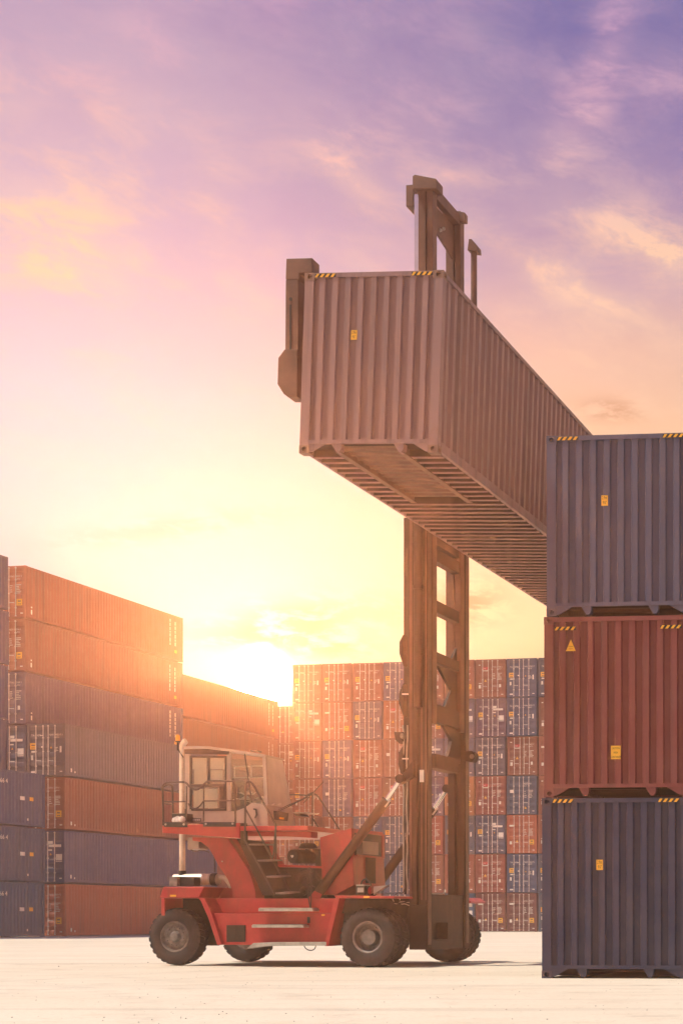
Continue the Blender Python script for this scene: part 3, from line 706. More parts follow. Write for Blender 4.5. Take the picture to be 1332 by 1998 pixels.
# --- wheels
def tyre_mesh(w, rr):
    mb = MB()
    mb.lathe([(0.30, 0.07), (0.315, 0.02), (0.345, 0.0), (0.44, -0.004), (0.50, 0.004), (TR - 0.035, 0.03), (TR - 0.028, 0.06), (TR - 0.028, w - 0.06), (TR - 0.035, w - 0.03), (0.50, w - 0.004), (0.44, w + 0.004), (0.345, w), (0.315, w - 0.02), (0.30, w - 0.07), (0.30, 0.07)], (0, 0, 0), 'y', 48)
    N = 26
    for i in range(N):
        for hf in (0, 1):
            a0 = 2 * PI * (i + 0.5 * hf) / N; wd = 2 * PI / N * 0.60
            y0, y1 = (0.012, w * 0.50) if hf == 0 else (w * 0.50, w - 0.012)
            sk = 2 * PI / N * 0.30
            vs = []
            for rad, ins in ((TR - 0.06, 0), (TR, 0.004)):
                for yy, edge in ((y0, hf == 0), (y1, hf == 1)):
                    r2 = rad - (0.022 if edge else 0)
                    off = sk if edge else 0
                    for t_ in (-0.5, 0.5):
                        an = a0 + off + wd * t_ * (1 - ins * 8)
                        vs.append((r2 * math.cos(an), yy, r2 * math.sin(an)))
            mb.add(vs, [(0, 1, 3, 2), (4, 6, 7, 5), (0, 4, 5, 1), (2, 3, 7, 6), (0, 2, 6, 4), (1, 5, 7, 3)])
    return mb.mesh('tyre', M['rubber'], True)
TW = 0.36
TYRE = tyre_mesh(TW, TR)
rf = MB().lathe([(0.318, 0.02), (0.30, 0.012), (0.275, 0.03), (0.262, 0.20), (0.16, 0.215), (0.155, 0.08), (0.145, 0.06), (0.0, 0.055)], (0, 0, 0), 'y', 40)
for i in range(10): rf.tube([(0.21 * math.cos(i * PI / 5), 0.17, 0.21 * math.sin(i * PI / 5)), (0.21 * math.cos(i * PI / 5), 0.22, 0.21 * math.sin(i * PI / 5))], 0.016, 6)
rf.lathe([(0.31, 0.06), (0.30, TW - 0.05), (0.2, TW - 0.06), (0.0, TW - 0.06)], (0, 0, 0), 'y', 24)
RIMF = rf.mesh('wheel', M['rim'], True)
rb_ = MB().lathe([(0.318, 0.02), (0.30, 0.008), (0.285, 0.03), (0.272, 0.075), (0.24, 0.082), (0.20, 0.05), (0.17, 0.045), (0.12, 0.06), (0.10, 0.01), (0.085, -0.015), (0.05, -0.02), (0.0, -0.022)], (0, 0, 0), 'y', 40)
for i in range(10): rb_.tube([(0.185 * math.cos(i * PI / 5), 0.015, 0.185 * math.sin(i * PI / 5)), (0.185 * math.cos(i * PI / 5), 0.06, 0.185 * math.sin(i * PI / 5))], 0.018, 6)
rb_.lathe([(0.31, 0.06), (0.30, TW - 0.05), (0.2, TW - 0.06), (0.0, TW - 0.06)], (0, 0, 0), 'y', 24)
RIMR = rb_.mesh('wheel', M['rim'], True)
RA = at(340, 1826, 0.45).x
for (x, y, flip, me, ang_) in ((0, 0.0, 1, RIMF, 0.1), (0, 0.41, 1, RIMF, 0.5), (0, 4.80, -1, RIMF, 0.3), (0, 4.39, -1, RIMF, 0.9), (RA, 0.45, 1, RIMR, 0.2), (RA, 3.70, -1, RIMR, 0.7)):
    w_ = link('wheel', me, truck, None, (x, y, TR)); w_.rotation_euler = (0, ang_, 0)
    if flip < 0: w_.rotation_euler = (0, ang_, PI)
    ty = link('tyre', TYRE, w_)
obj('front_axle', MB().tube([(0, 0.6, TR), (0, 4.2, TR)], 0.17, 12), M['dark'], truck, smooth=True)
obj('rear_axle', MB().tube([(RA, 0.7, TR), (RA, 3.4, TR)], 0.13, 12), M['dark'], truck, smooth=True)
# --- chassis
side('side_tank', [(412, 1782), (646, 1782), (637, 1845), (428, 1843)], 0.22, 1.25, M['red'])
side('chassis_frame', [(392, 1753), (800, 1753), (806, 1838), (640, 1843), (430, 1842)], 1.25, 3.4, M['dark'])
side('far_tank', [(412, 1782), (646, 1782), (637, 1845), (428, 1843)], 3.45, 4.5, M['red'])
side('upper_frame', [(399, 1753), (655, 1753), (648, 1781.5), (411, 1781.5)], 0.55, 4.1, M['red'])
side('fender_brace', [(386, 1752), (399, 1752), (413, 1782), (433, 1843), (424, 1844), (406, 1790), (392, 1758)], 0.12, 0.75, M['red'])
# --- counterweight
side('counterweight', [(311, 1752), (319, 1730), (398, 1730), (388, 1752)], 0.22, 4.5, M['red'], bev=0.02)
side('counterweight_block', [(380, 1732), (456, 1733), (456, 1753), (380, 1753)], 1.0, 3.7, M['red'])
side('rear_bumper', [(315, 1752.5), (321, 1752.5), (322, 1787), (315, 1786)], 0.45, 4.25, M['red'])
side('wheel_housing', [(321, 1752.5), (398, 1752.5), (415, 1800), (424, 1845), (380, 1845), (325, 1800)], 1.15, 1.25, M['dark'])
side('reflector', [(332, 1746), (343, 1746), (343, 1749.5), (332, 1749.5)], 0.205, 0.219, M['yellow'], bev=0)
side('reflector', [(627, 1784), (633, 1784), (633, 1787), (627, 1787)], 0.21, 0.219, M['yellow'], bev=0)
# --- steps
def grate(name, pts, b0, b1):
    o = side(name, pts, b0, b1, M['steel'], bev=0.003)
    x0, x1 = min(p_[0] for p_ in pts) + 2, max(p_[0] for p_ in pts) - 2; y = min(p_[1] for p_ in pts)
    t_ = MB(); n = int((x1 - x0) / 3)
    for i in range(n):
        v = at(x0 + (x1 - x0) * i / n, y, b0); t_.box(v.x, v.x + 0.016, b0 - 0.001, b1, v.z, v.z + 0.014)
    obj('tread_teeth', t_, M['steel'], o); return o
grate('side_step', [(504, 1772.5), (610, 1772.5), (610, 1778), (504, 1778)], 0.02, 0.30)
grate('side_step', [(491, 1805), (592, 1805), (592, 1810), (491, 1810)], -0.02, 0.22)
side('foot_plate', [(481, 1851), (494, 1840), (530, 1838.5), (636, 1838), (636, 1845), (520, 1846)], -0.05, 0.21, M['steel'], bev=0.004)
gq = side('vent_grille', [(442, 1805), (478, 1805), (478, 1838), (442, 1838)], 0.195, 0.222, M['dark'], bev=0.002)
gs = MB()
for i in range(9):
    v0, v1 = at(444, 1807.5 + i * 3.3, 0.195), at(476, 1807.5 + i * 3.3, 0.195); gs.box(v0.x, v1.x, 0.186, 0.197, v0.z - 0.012, v0.z)
v0 = at(459, 1805, 0.195); gs.box(v0.x, v0.x + 0.02, 0.182, 0.197, v0.z - 0.33, v0.z); obj('grille_slats', gs, M['ply'], gq)
side('socket', [(599, 1789), (604, 1789), (604, 1801), (599, 1801)], 0.20, 0.225, M['black'], bev=0.003)
pipe('hose_loop', [(593, 1845), (597, 1852), (606, 1855), (614, 1852), (616, 1845)], 0.3, 0.010, M['black'], rnd=2)
# --- front fenders
for b0, b1, far in ((-0.06, 0.86, False), (3.94, 4.86, True)):
    mb = MB(); pts = [(651, 1747), (768, 1748.5), (769, 1752.5), (655, 1752.5)]
    if far:
        z0 = at(651, 1747, -0.06).z; xa, xb = at(651, 1747, -0.06).x, at(918, 1760, 3.94).x
        fd = obj('front_fender', MB().prism([(xa, z0), (xb - 0.12, z0), (xb, z0 - 0.08), (xb - 0.02, z0 - 0.12), (xa + 0.04, z0 - 0.06)], 1, b0, b1), M['red'], truck, bevel=0.006)
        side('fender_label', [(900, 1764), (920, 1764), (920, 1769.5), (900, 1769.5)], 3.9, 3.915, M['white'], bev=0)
    else:
        fd = side('front_fender', pts, b0, b1, M['red'])
        side('fender_lip', [(652, 1752.6), (662, 1752.6), (640, 1846), (633, 1846)], b0 + 0.02, b0 + 0.30, M['red'])
        side('reflector', [(709, 1748.5), (720, 1748.5), (720, 1752), (709, 1752)], b0 - 0.012, b0 - 0.001, M['yellow'], bev=0)
        side('fender_liner', [(655, 1752.6), (797, 1752.6), (790, 1800), (790, 1838), (638, 1846)], b1 - 0.04, b1, M['dark'])
        # crumpled trim and hoses on the front corner
        for i in range(5): pipe('hydraulic_hose', [(758 + i * 7, 1752), (764 + i * 6, 1760 + (i % 2) * 5), (780 + i * 3, 1763 - (i % 3) * 4), (798, 1758 + i * 3)], 0.5 + 0.06 * i, 0.012, M['steel' if i % 2 else 'dark'], rnd=2)
        pipe('hydraulic_hose', [(770, 1747), (776, 1741), (786, 1744), (790, 1730)], 0.8, 0.010, M['rail'], rnd=2)
# --- arms that carry the cab
ARM = c1x([(350, 778), (580, 783), (650, 890), (722, 1000), (760, 1125), (765, 1272), (612, 1272), (610, 1130), (580, 1050), (520, 960), (488, 900), (455, 845), (405, 808), (352, 800)], 270, 1400, 3.33)
def arm(b0, b1):
    poly = [(lambda v: (v.x, v.z))(at(x, y, 0.62)) for x, y in ARM]
    return obj('cab_arm', MB().prism(poly, 1, b0, b1), M['red'], truck, bevel=0.01)
a1 = arm(0.62, 1.0); arm(2.1, 2.4)
bo = MB()
for (x, y) in [(627, 1198), (628, 1230), (628, 1262), (748, 1198), (748, 1230), (750, 1262), (545, 935)]:
    v = at(270 + x / 3.33, 1400 + y / 3.33, 0.62); bo.lathe([(0, -0.012), (0.014, -0.012), (0.016, 0.0)], (v.x, 0.62, v.z), 'y', 8)
obj('bolts', bo, M['steel'], a1)
side('arm_web', c1x([(580, 786), (650, 790), (790, 1140), (770, 1180), (700, 1010)], 270, 1400, 3.33), 1.01, 2.09, M['dark'])
# --- platform
side('platform_skirt', [(317, 1611.5), (466.5, 1605.5), (466.5, 1635), (317, 1625)], 0.30, 0.36, M['red'])
side('platform_deck', [(317, 1613), (600, 1611), (600, 1620), (317, 1622)], 0.362, 4.1, M['red'])
side('cab_beam', [(466, 1612), (607, 1621), (607, 1635), (560, 1632), (466, 1631)], 0.9, 1.2, M['red'])
side('cab_beam', [(466, 1612), (607, 1621), (607, 1635), (560, 1632), (466, 1631)], 2.7, 3.0, M['red'])
for pts, bolts in (([(320, 1604), (365, 1604), (365, 1614), (320, 1613.5)], ((323.5, 1608.5), (359, 1608.5))), ([(396, 1604), (459, 1604), (459, 1613), (396, 1613)], ((402, 1607.5), (454, 1607)))):
    tbd = side('toe_board', pts, 0.27, 0.298, M['dark'], bev=0.003); q = MB()
    for x, y in bolts:
        v = at(x, y, 0.27); q.lathe([(0, -0.016), (0.02, -0.014), (0.022, 0.0)], (v.x, 0.27, v.z), 'y', 10)
    obj('bolts', q, M['steel'], tbd, smooth=True)
side('tool_box', [(335, 1587), (362, 1587), (362, 1603), (336, 1603)], 0.7, 1.0, M['dark'])
sk = MB(); v = at(349, 1598, 0.42)
for i in range(5):
    sk.lathe([(0.0, -0.08), (0.05, -0.06), (0.075, 0), (0.06, 0.05), (0.0, 0.075)], (v.x - 0.07 + 0.035 * i, v.y + 0.02 * (i % 2), v.z - 0.03 + 0.025 * math.sin(i * 2.2)), 'z', 9)
obj('white_rag', sk, M['white'], truck, smooth=True)
side('under_box', [(366, 1634), (388, 1634), (388, 1656), (366, 1658)], 0.9, 1.3, M['cab'])
pipe('cable_run', [(368, 1655), (380, 1662), (395, 1658), (408, 1663)], 0.95, 0.012, M['rail'], rnd=2)
# --- cab: near side, a raked front that faces the mast, far side
CB0, CB1 = 1.0, 2.0
cabpan = [(365, 1578), (441, 1581), (446, 1582.5), (458, 1583), (477, 1576), (491, 1566.5), (521, 1570.5), (523, 1612), (477, 1610), (368, 1604)]
cabb = side('cab_body', cabpan, CB0, CB0 + 0.05, M['cab'])
far_lo = [at(570, 1577, CB1), at(577, 1616, CB1)]; far_hi = at(551, 1482, CB1)
nr_lo = [at(521, 1570.5, CB0), at(523, 1612, CB0)]; nr_hi = at(516, 1474, CB0)
rear_lo = [at(365, 1578, CB0), at(368, 1604, CB0)]; rear_hi = at(361, 1461, CB0)
def slab(name, quad, mat, off, parent=truck):
    o2 = [Vector(p) + Vector(off) for p in quad]
    return obj(name, MB().add(list(quad) + o2, [(0, 1, 2, 3), (7, 6, 5, 4), (0, 4, 5, 1), (1, 5, 6, 2), (2, 6, 7, 3), (3, 7, 4, 0)]), mat, parent)
slab('cab_nose', [nr_lo[0], nr_lo[1], far_lo[1], far_lo[0]], M['cab'], (-0.03, 0.02, 0))
slab('windscreen', [nr_hi, nr_lo[0], far_lo[0], far_hi], M['sheenglass'], (-0.006, 0.002, 0))
side('cab_floor', [(368, 1600), (520, 1607), (521, 1612), (368, 1605)], CB0 + 0.051, CB1 - 0.03, M['dark'])
fb = MB().prism([(rear_lo[0].x, rear_lo[0].z), (far_lo[0].x - 0.02, far_lo[0].z), (far_lo[1].x - 0.02, far_lo[1].z), (rear_lo[1].x, rear_lo[1].z)], 1, CB1 - 0.05, CB1 - 0.004); obj('cab_side_panel', fb, M['cab'], truck)
RN = [(357, 1457), (370, 1455.5), (405, 1456), (447, 1461.5), (518, 1472.5)]
nearp = [at(x, y, CB0 - 0.05) for x, y in RN]; farp = [Vector((p.x, CB1 + 0.05, p.z)) for p in nearp[:-1]] + [at(553, 1480, CB1 + 0.05)]
rm = MB(); n = len(RN); rm.add(nearp + farp + [p - Vector((0, 0, 0.045)) for p in nearp + farp],
    [(i, i + 1, n + i + 1, n + i) for i in range(n - 1)] + [(2 * n + i, 3 * n + i, 3 * n + i + 1, 2 * n + i + 1) for i in range(n - 1)] + [(i, 2 * n + i, 2 * n + i + 1, i + 1) for i in range(n - 1)] + [(n + i, n + i + 1, 3 * n + i + 1, 3 * n + i) for i in range(n - 1)] + [(0, n, 3 * n, 2 * n), (n - 1, 3 * n - 1, 4 * n - 1, 2 * n - 1)])
obj('cab_roof', rm, M['cab'], truck)
side('roof_visor', [(359, 1462), (405, 1461), (446, 1466), (446, 1472), (361, 1471)], CB0 - 0.02, CB0 + 0.03, M['dark'])
def post(xa, za, xb, zb2, w, b0): obj('cab_pillar', MB().prism([(xa - w / 2, za), (xa + w / 2, za), (xb + w / 2, zb2), (xb - w / 2, zb2)], 1, b0, b0 + 0.055), M['cab'], truck, bevel=0.004)
v0, v1 = at(365, 1471, CB0), at(365, 1578, CB0); post(v0.x, v0.z, v1.x, v1.z, 0.11, CB0 + 0.002); post(v0.x, v0.z, v1.x, v1.z, 0.09, CB1 - 0.06)
v0, v1 = at(446, 1467, CB0), at(446, 1582, CB0); post(v0.x, v0.z, v1.x, v1.z, 0.09, CB0 + 0.002)
v0, v1 = at(515, 1476, CB0), at(519, 1570, CB0); post(v0.x, v0.z, v1.x, v1.z, 0.08, CB0 + 0.002)
post(far_hi.x - 0.03, far_hi.z, far_lo[0].x - 0.03, far_lo[0].z, 0.04, CB1 - 0.06)
pipe('glass_divider', [(477, 1468), (492, 1566)], CB0 + 0.01, 0.012, M['black'])
# door with its two windows
door = side('cab_door', [(370, 1475), (442, 1475), (442, 1478), (373, 1478), (373, 1579), (370, 1579)], CB0 - 0.012, CB0 + 0.03, M['dark'], bev=0.003)
for pts in ([(439, 1478.2), (442, 1478.2), (442, 1582), (439, 1582)], [(373.2, 1530), (438.8, 1530), (438.8, 1535), (373.2, 1535)], [(373.2, 1577.5), (438.8, 1578.5), (438.8, 1582), (373.2, 1582)], [(405, 1478.2), (408, 1478.2), (408, 1529.8), (405, 1529.8)], [(428, 1535.2), (438.8, 1535.2), (438.8, 1577), (428, 1577)]):
    side('door_frame', pts, CB0 - 0.010, CB0 + 0.028, M['dark'], door, bev=0.003)
for pts in ([(373, 1478), (405, 1478), (405, 1530), (373, 1530)], [(408, 1478), (439, 1478), (439, 1530), (408, 1530)], [(373, 1535), (428, 1535), (428, 1578), (373, 1578)]):
    side('pane', pts, CB0 + 0.008, CB0 + 0.014, M['glass'], door, bev=0)
pipe('door_handle', [(433, 1538), (431, 1546), (433, 1556), (437, 1546), (433, 1538)], CB0 - 0.02, 0.008, M['black'], door)
side('side_window', [(450, 1469), (512, 1477), (517, 1569), (497, 1566), (478, 1575), (458, 1582), (450, 1582)], CB0 + 0.014, CB0 + 0.020, M['glass'], bev=0)
obj('side_window', MB().prism([(rear_hi.x + 0.1, rear_hi.z - 0.1), (far_hi.x - 0.08, far_hi.z - 0.03), (far_lo[0].x - 0.06, far_lo[0].z), (rear_lo[0].x + 0.1, rear_lo[0].z)], 1, CB1 - 0.035, CB1 - 0.03), M['glass'], truck)
# inside: cream shades on the far windows, seat, console and a heap of white sheets
for pts, b0 in (([(376, 1479), (403, 1479), (403, 1501), (376, 1501)], 1.05), ([(410, 1479), (437, 1479), (437, 1501), (410, 1501)], 1.05), ([(379, 1500), (403, 1500), (403, 1530), (379, 1530)], 1.12), ([(411, 1503), (434, 1503), (434, 1524), (411, 1524)], 1.12), ([(378, 1539), (424, 1539), (424, 1577), (378, 1577)], 1.06)):
    side('sun_shade', pts, b0, b0 + 0.012, M['cream'], bev=0)
side('seat_back', [(440, 1520), (456, 1518), (464, 1535), (470, 1575), (445, 1578)], 1.3, 1.75, M['black'], bev=0.03)
side('seat_cushion', [(445, 1576), (490, 1572), (492, 1586), (445, 1588)], 1.3, 1.75, M['black'], bev=0.03)
side('console', [(492, 1570), (516, 1575), (516, 1603), (492, 1600)], 1.1, 1.9, M['dark'], bev=0.02)
for (x0, x1, y0, y1) in ((456, 485, 1494, 1516), (489, 512, 1493, 1516)):
    mb = MB(); side('', [(x0, y0), (x1, y0), (x1, y0 + 2.5), (x0, y0 + 2.5)], 1.90, 1.94, None, mb=mb); side('', [(x0, y1), (x1, y1), (x1, y1 + 2.0), (x0, y1 + 2.0)], 1.90, 1.94, None, mb=mb); side('', [(x0, y0), (x0 + 1.6, y0), (x0 + 1.6, y1), (x0, y1)], 1.91, 1.93, None, mb=mb)
    obj('window_frame', mb, M['cream'], truck)
ppr = MB(); rng = random.Random(3)
for (cx_, cy_, w_, h_) in ((474, 1560, 14, 9), (482, 1550, 9, 12), (499, 1566, 14, 6), (512, 1563, 12, 8), (520, 1568, 12, 6), (530, 1570, 12, 6)):
    v = at(cx_, cy_, 1.35); n = 9; pts = []
    for i in range(4):
        for j in range(4):
            pts.append((v.x + (i / 3 - 0.5) * w_ / 48, v.y + (j / 3 - 0.5) * 0.4, v.z + rng.uniform(-0.5, 0.5) * h_ / 90 + (0.05 if 0 < i < 3 and 0 < j < 3 else 0)))
    ppr.add(pts, [(i * 4 + j, i * 4 + 4 + j, i * 4 + 5 + j, i * 4 + 1 + j) for i in range(3) for j in range(3)])
obj('crumpled_sheets', ppr, M['white'], truck)
plate = side('name_plate', [(369, 1596), (392, 1596.5), (392, 1603), (369, 1602.5)], CB0 - 0.012, CB0 - 0.001, M['black'], bev=0)
nq = MB()
for i in range(6): side('', [(371 + i * 3.4, 1598), (373.4 + i * 3.4, 1598), (373.4 + i * 3.4, 1601.5), (371 + i * 3.4, 1601.5)], CB0 - 0.016, CB0 - 0.013, None, mb=nq)
obj('lettering', nq, M['rods'], plate)
side('cab_grab_handle', [(494, 1577), (500, 1578), (502, 1590), (498, 1597), (496, 1596), (499, 1589), (498, 1581), (494, 1580)], CB0 - 0.03, CB0 - 0.012, M['black'], bev=0.003)
npn = side('nose_panel', [(530, 1581), (560, 1586), (558, 1602), (533, 1599)], 1.22, 1.30, M['dark'])
side('nose_label', [(545, 1594), (554, 1595.5), (553, 1599), (545, 1598)], 1.205, 1.218, M['yellow'], npn, bev=0)
side('mirror_bracket', [(571, 1584.5), (600, 1584.5), (600, 1586.5), (571, 1586.5)], 2.1, 2.6, M['steel'], bev=0.003)
side('mirror', [(572, 1587), (585, 1587), (588, 1592), (576, 1592)], 2.15, 2.5, M['black'])
pipe('wiper_arm', [(542, 1581), (560, 1572), (590, 1559), (610, 1548)], 1.1, 0.010, M['rail'])
pipe('wiper_arm', [(543, 1583), (562, 1574), (600, 1555)], 1.12, 0.010, M['black'])
pipe('aerial', [(592, 1567), (631, 1525)], 1.1, 0.009, M['rail'])
side('roof_lamp', [(488, 1463.5), (502, 1464), (502, 1467.5), (488, 1466)], 1.3, 1.5, M['black'])
# --- railings
def rail7(pts, b, r_=0.021, rnd=2, name='guard_rail'): return pipe(name, c1x(pts, 300, 1420, 6.66), b, r_, M['rail'], rnd=rnd)
def rail8(pts, b, r_=0.021, rnd=2, name='stair_rail'): return pipe(name, c1x(pts, 440, 1440, 6.66), b, r_, M['rail'], rnd=rnd)
g1 = rail7([(125, 1270), (118, 800), (118, 760), (160, 715), (200, 710), (360, 705), (420, 708), (470, 770), (530, 808), (590, 795), (650, 735), (700, 693), (760, 692), (1000, 692), (1045, 705), (1060, 760), (1060, 1230)], 0.33)
for pts in ([(250, 1110), (246, 790), (240, 750), (190, 732), (122, 765)], ):
    rail7(pts, 1.3)
for pts in ([(424, 1230), (430, 760)], [(648, 1220), (655, 745)], [(140, 963), (412, 960)], [(660, 950), (1048, 945)], [(142, 985), (244, 995)]): rail7(pts, 0.33, 0.015, 0)
rail7([(450, 985), (480, 1035), (540, 1055), (590, 1030), (648, 955)], 0.33, 0.015)
rail8([(252, 1330), (258, 640), (275, 575), (315, 562), (350, 590), (480, 820), (640, 1100), (652, 1130), (650, 1200), (632, 1480), (612, 1560)], 0.35)
rail8([(264, 930), (420, 1210), (608, 1555)], 0.36, 0.016, 0)
rail8([(652, 1140), (655, 1500), (645, 1600)], 0.9, 0.014, 0)
f4 = lambda pts: c1x(pts, 540, 1500, 5.123)
for pts in ([(50, 260), (270, 260), (305, 272)], [(355, 235), (355, 680)], [(370, 250), (392, 256), (420, 285), (635, 620)], [(360, 500), (465, 665)], [(350, 240), (300, 265)]): pipe('guard_rail', f4(pts), 3.5, 0.016, M['rail'], rnd=1 if len(pts) > 2 else 0)
# --- stair
S0, S1 = (479, 1640), (536, 1745); S2, S3 = (512, 1640), (567, 1742)
for (p_, q_, b_) in ((S0, S1, 0.36), (S2, S3, 0.80)):
    pipe('stair_stringer', [p_, q_], b_, 0.022, M['rail'])
st_prev = None
for i, f_ in enumerate((0.06, 0.36, 0.66, 0.97)):
    A = at(S0[0] + (S1[0] - S0[0]) * f_, S0[1] + (S1[1] - S0[1]) * f_, 0.36); B = at(S2[0] + (S3[0] - S2[0]) * f_, S2[1] + (S3[1] - S2[1]) * f_, 0.80)
    d_ = Vector((0.14, 0.16, 0)); up = Vector((0, 0, 0.03))
    q = MB(); q.add([A, B, B + d_, A + d_, A - up, B - up, B + d_ - up, A + d_ - up], [(0, 1, 2, 3), (7, 6, 5, 4), (0, 4, 5, 1), (1, 5, 6, 2), (2, 6, 7, 3), (3, 7, 4, 0)])
    obj('stair_tread', q, M['steel'], truck)
    C_ = A + Vector((0.05, 0.1, -0.03)); D_ = B + Vector((0.05, 0.1, -0.03))
    if i < 3:
        q = MB(); q.add([C_, D_, D_ + Vector((0.06, 0.05, -0.24)), C_ + Vector((0.06, 0.05, -0.24))], [(0, 1, 2, 3)]); obj('stair_riser', q, M['dark'], truck)
side('stair_panel', [(463, 1636), (479, 1638), (536, 1744), (536, 1747), (512, 1747)], 0.50, 0.54, M['mast'])
side('stair_post', [(467, 1606), (478, 1606), (480, 1650), (470, 1650)], 0.4, 0.5, M['mast'])
# --- engine bay
f5 = lambda pts: c1x(pts, 500, 1600, 6.66)
side('engine_block', [(541, 1692), (630, 1694), (640, 1752), (530, 1752)], 1.35, 2.8, M['dark'], bev=0.02)
side('engine_rail', [(540, 1686.5), (628, 1690), (628, 1694), (540, 1691)], 0.9, 1.0, M['red'])
side('engine_rail', [(540, 1686.5), (628, 1690), (628, 1694), (540, 1691)], 2.8, 2.9, M['red'])
pA, pB = at(571, 1671, 0.95), at(610, 1672, 1.55)
dv = (pB - pA).normalized()
af = MB().tube([pA - dv * 0.012, pA, pA + dv * 0.10, pA + dv * 0.105, pA + dv * 0.14, pA + dv * 0.145, pB], [0.115, 0.14, 0.145, 0.13, 0.13, 0.145, 0.145], 24)
afo = obj('air_filter', af, M['dark'], truck, smooth=True)
xh = dv.cross(Vector((0, 0, 1))).normalized(); c0 = pA - dv * 0.016
hs = [(0, -0.035), (0.035, 0.0), (0.036, 0.018), (0.024, 0.03), (0.01, 0.027), (0, 0.014), (-0.01, 0.027), (-0.024, 0.03), (-0.036, 0.018), (-0.035, 0.0)]
hb = MB(); hb.add([c0 + xh * u - dv * 0.001 + Vector((0, 0, w_)) for u, w_ in hs], [tuple(range(len(hs)))]); obj('heart_sticker', hb, M['white'], afo)
vv = at(601, 1650, 1.35)
obj('air_precleaner', MB().lathe([(0.0, 0.055), (0.12, 0.05), (0.15, 0.03), (0.19, -0.045), (0.19, -0.06), (0.12, -0.065), (0.06, -0.075), (0.06, -0.16)], vv, 'z', 24), M['dark'], truck, smooth=True)
pipe('turbo_pipe', f5([(545, 800), (550, 740), (600, 690), (680, 690), (720, 720)]), 1.1, 0.055, M['rail'], n=12, rnd=2)
pipe('coolant_pipe', f5([(560, 960), (600, 890), (660, 870), (720, 900), (740, 860)]), 1.1, 0.04, M['rail'], n=10, rnd=2)
for i, (x, y, rr_) in enumerate(((640, 780, 0.09), (700, 900, 0.07), (610, 940, 0.06))):
    v = at(500 + x / 6.66, 1600 + y / 6.66, 1.2); obj('engine_pulley', MB().lathe([(0, -0.03), (rr_ * 0.4, -0.03), (rr_ * 0.5, 0), (rr_, 0), (rr_, 0.05), (0, 0.05)], v, 'y', 16), M['rail' if i != 1 else 'dark'], truck, smooth=True)
rng = random.Random(5)
for i in range(7):
    x0 = rng.uniform(545, 620); y0 = rng.uniform(1696, 1720)
    pipe('engine_hose', [(x0, y0), (x0 + rng.uniform(-12, 12), y0 + 14), (x0 + rng.uniform(-16, 16), y0 + 30)], 1.25, rng.uniform(0.012, 0.022), M['black'], rnd=2)
pipe('bent_rail', f5([(700, 1140), (665, 950), (662, 660), (672, 625), (695, 618), (710, 650), (712, 900), (706, 1140)]), 0.5, 0.014, M['rail'], rnd=2)
pipe('engine_strut', f5([(770, 650), (845, 770)]), 1.3, 0.025, M['rail'])
side('cooler_shelf', f5([(725, 375), (800, 375), (840, 560), (845, 600), (765, 600), (765, 560)]), 1.45, 2.5, M['dark'])
# --- hood in front of the mast
HP = [(624, 1634), (685, 1616), (687, 1660), (690, 1727), (655, 1746), (631, 1746), (628, 1713)]
hood = side('hood', HP, 0.95, 2.5, M['red'], bev=0.006)
ha = at(690, 1727, 0.95).x; hz0 = at(690, 1668, 0.95).z; hz1 = at(690, 1622, 0.95).z
q = MB().box(ha - 0.03, ha + 0.012, 1.05, 2.38, hz0, hz1 - 0.02)
op = obj('hood_opening', q, M['black'], truck)
obj('hood_window', MB().box(ha + 0.0125, ha + 0.02, 1.35, 2.1, hz0 + 0.04, hz0 + 0.30), M['cab'], op)
q = MB().box(ha + 0.0125, ha + 0.03, 1.03, 2.40, hz0 - 0.02, hz0 + 0.008); q.box(ha + 0.0125, ha + 0.03, 2.28, 2.40, hz0, hz1); q.box(ha + 0.0125, ha + 0.03, 1.03, 2.40, hz1 - 0.02, hz1 + 0.01)
obj('window_frame', q, M['red'], op)
stn = MB().box(ha + 0.003, ha + 0.006, 1.5, 2.0, at(690, 1722, .95).z, hz0 - 0.03); obj('dark_panel', stn, M['ply'], truck)  # plain dark panel on the hood's end face
# --- headlights
hl = side('headlight', [(694, 1728), (711, 1727), (711, 1746), (693, 1746)], 0.25, 0.45, M['dark'], bev=0.01)
side('lens', [(697, 1732), (709, 1732), (709, 1741), (696.5, 1741)], 0.238, 0.25, M['lampglass'], hl)
side('lamp_cap', [(694, 1726), (712, 1726), (712, 1728), (694, 1728)], 0.22, 0.46, M['steel'], hl, bev=0.003)
v = at(720, 1738, 0.35)
hl2 = obj('headlight', MB().lathe([(0.0, -0.14), (0.06, -0.12), (0.09, -0.02), (0.095, 0.0), (0.085, 0.01), (0.0, 0.01)], v, 'x', 20), M['black'], truck, smooth=True)
obj('lens', MB().lathe([(0.0, 0.03), (0.05, 0.025), (0.08, 0.011)], v, 'x', 20), M['redlabel'], hl2, smooth=True)
pipe('lamp_cable', [(704, 1726), (706, 1718), (714, 1714), (722, 1722), (724, 1728)], 0.4, 0.014, M['black'], rnd=2)
side('fender_bracket', [(728, 1730), (757, 1727), (735, 1741), (728, 1746)], 0.9, 1.0, M['cab'])
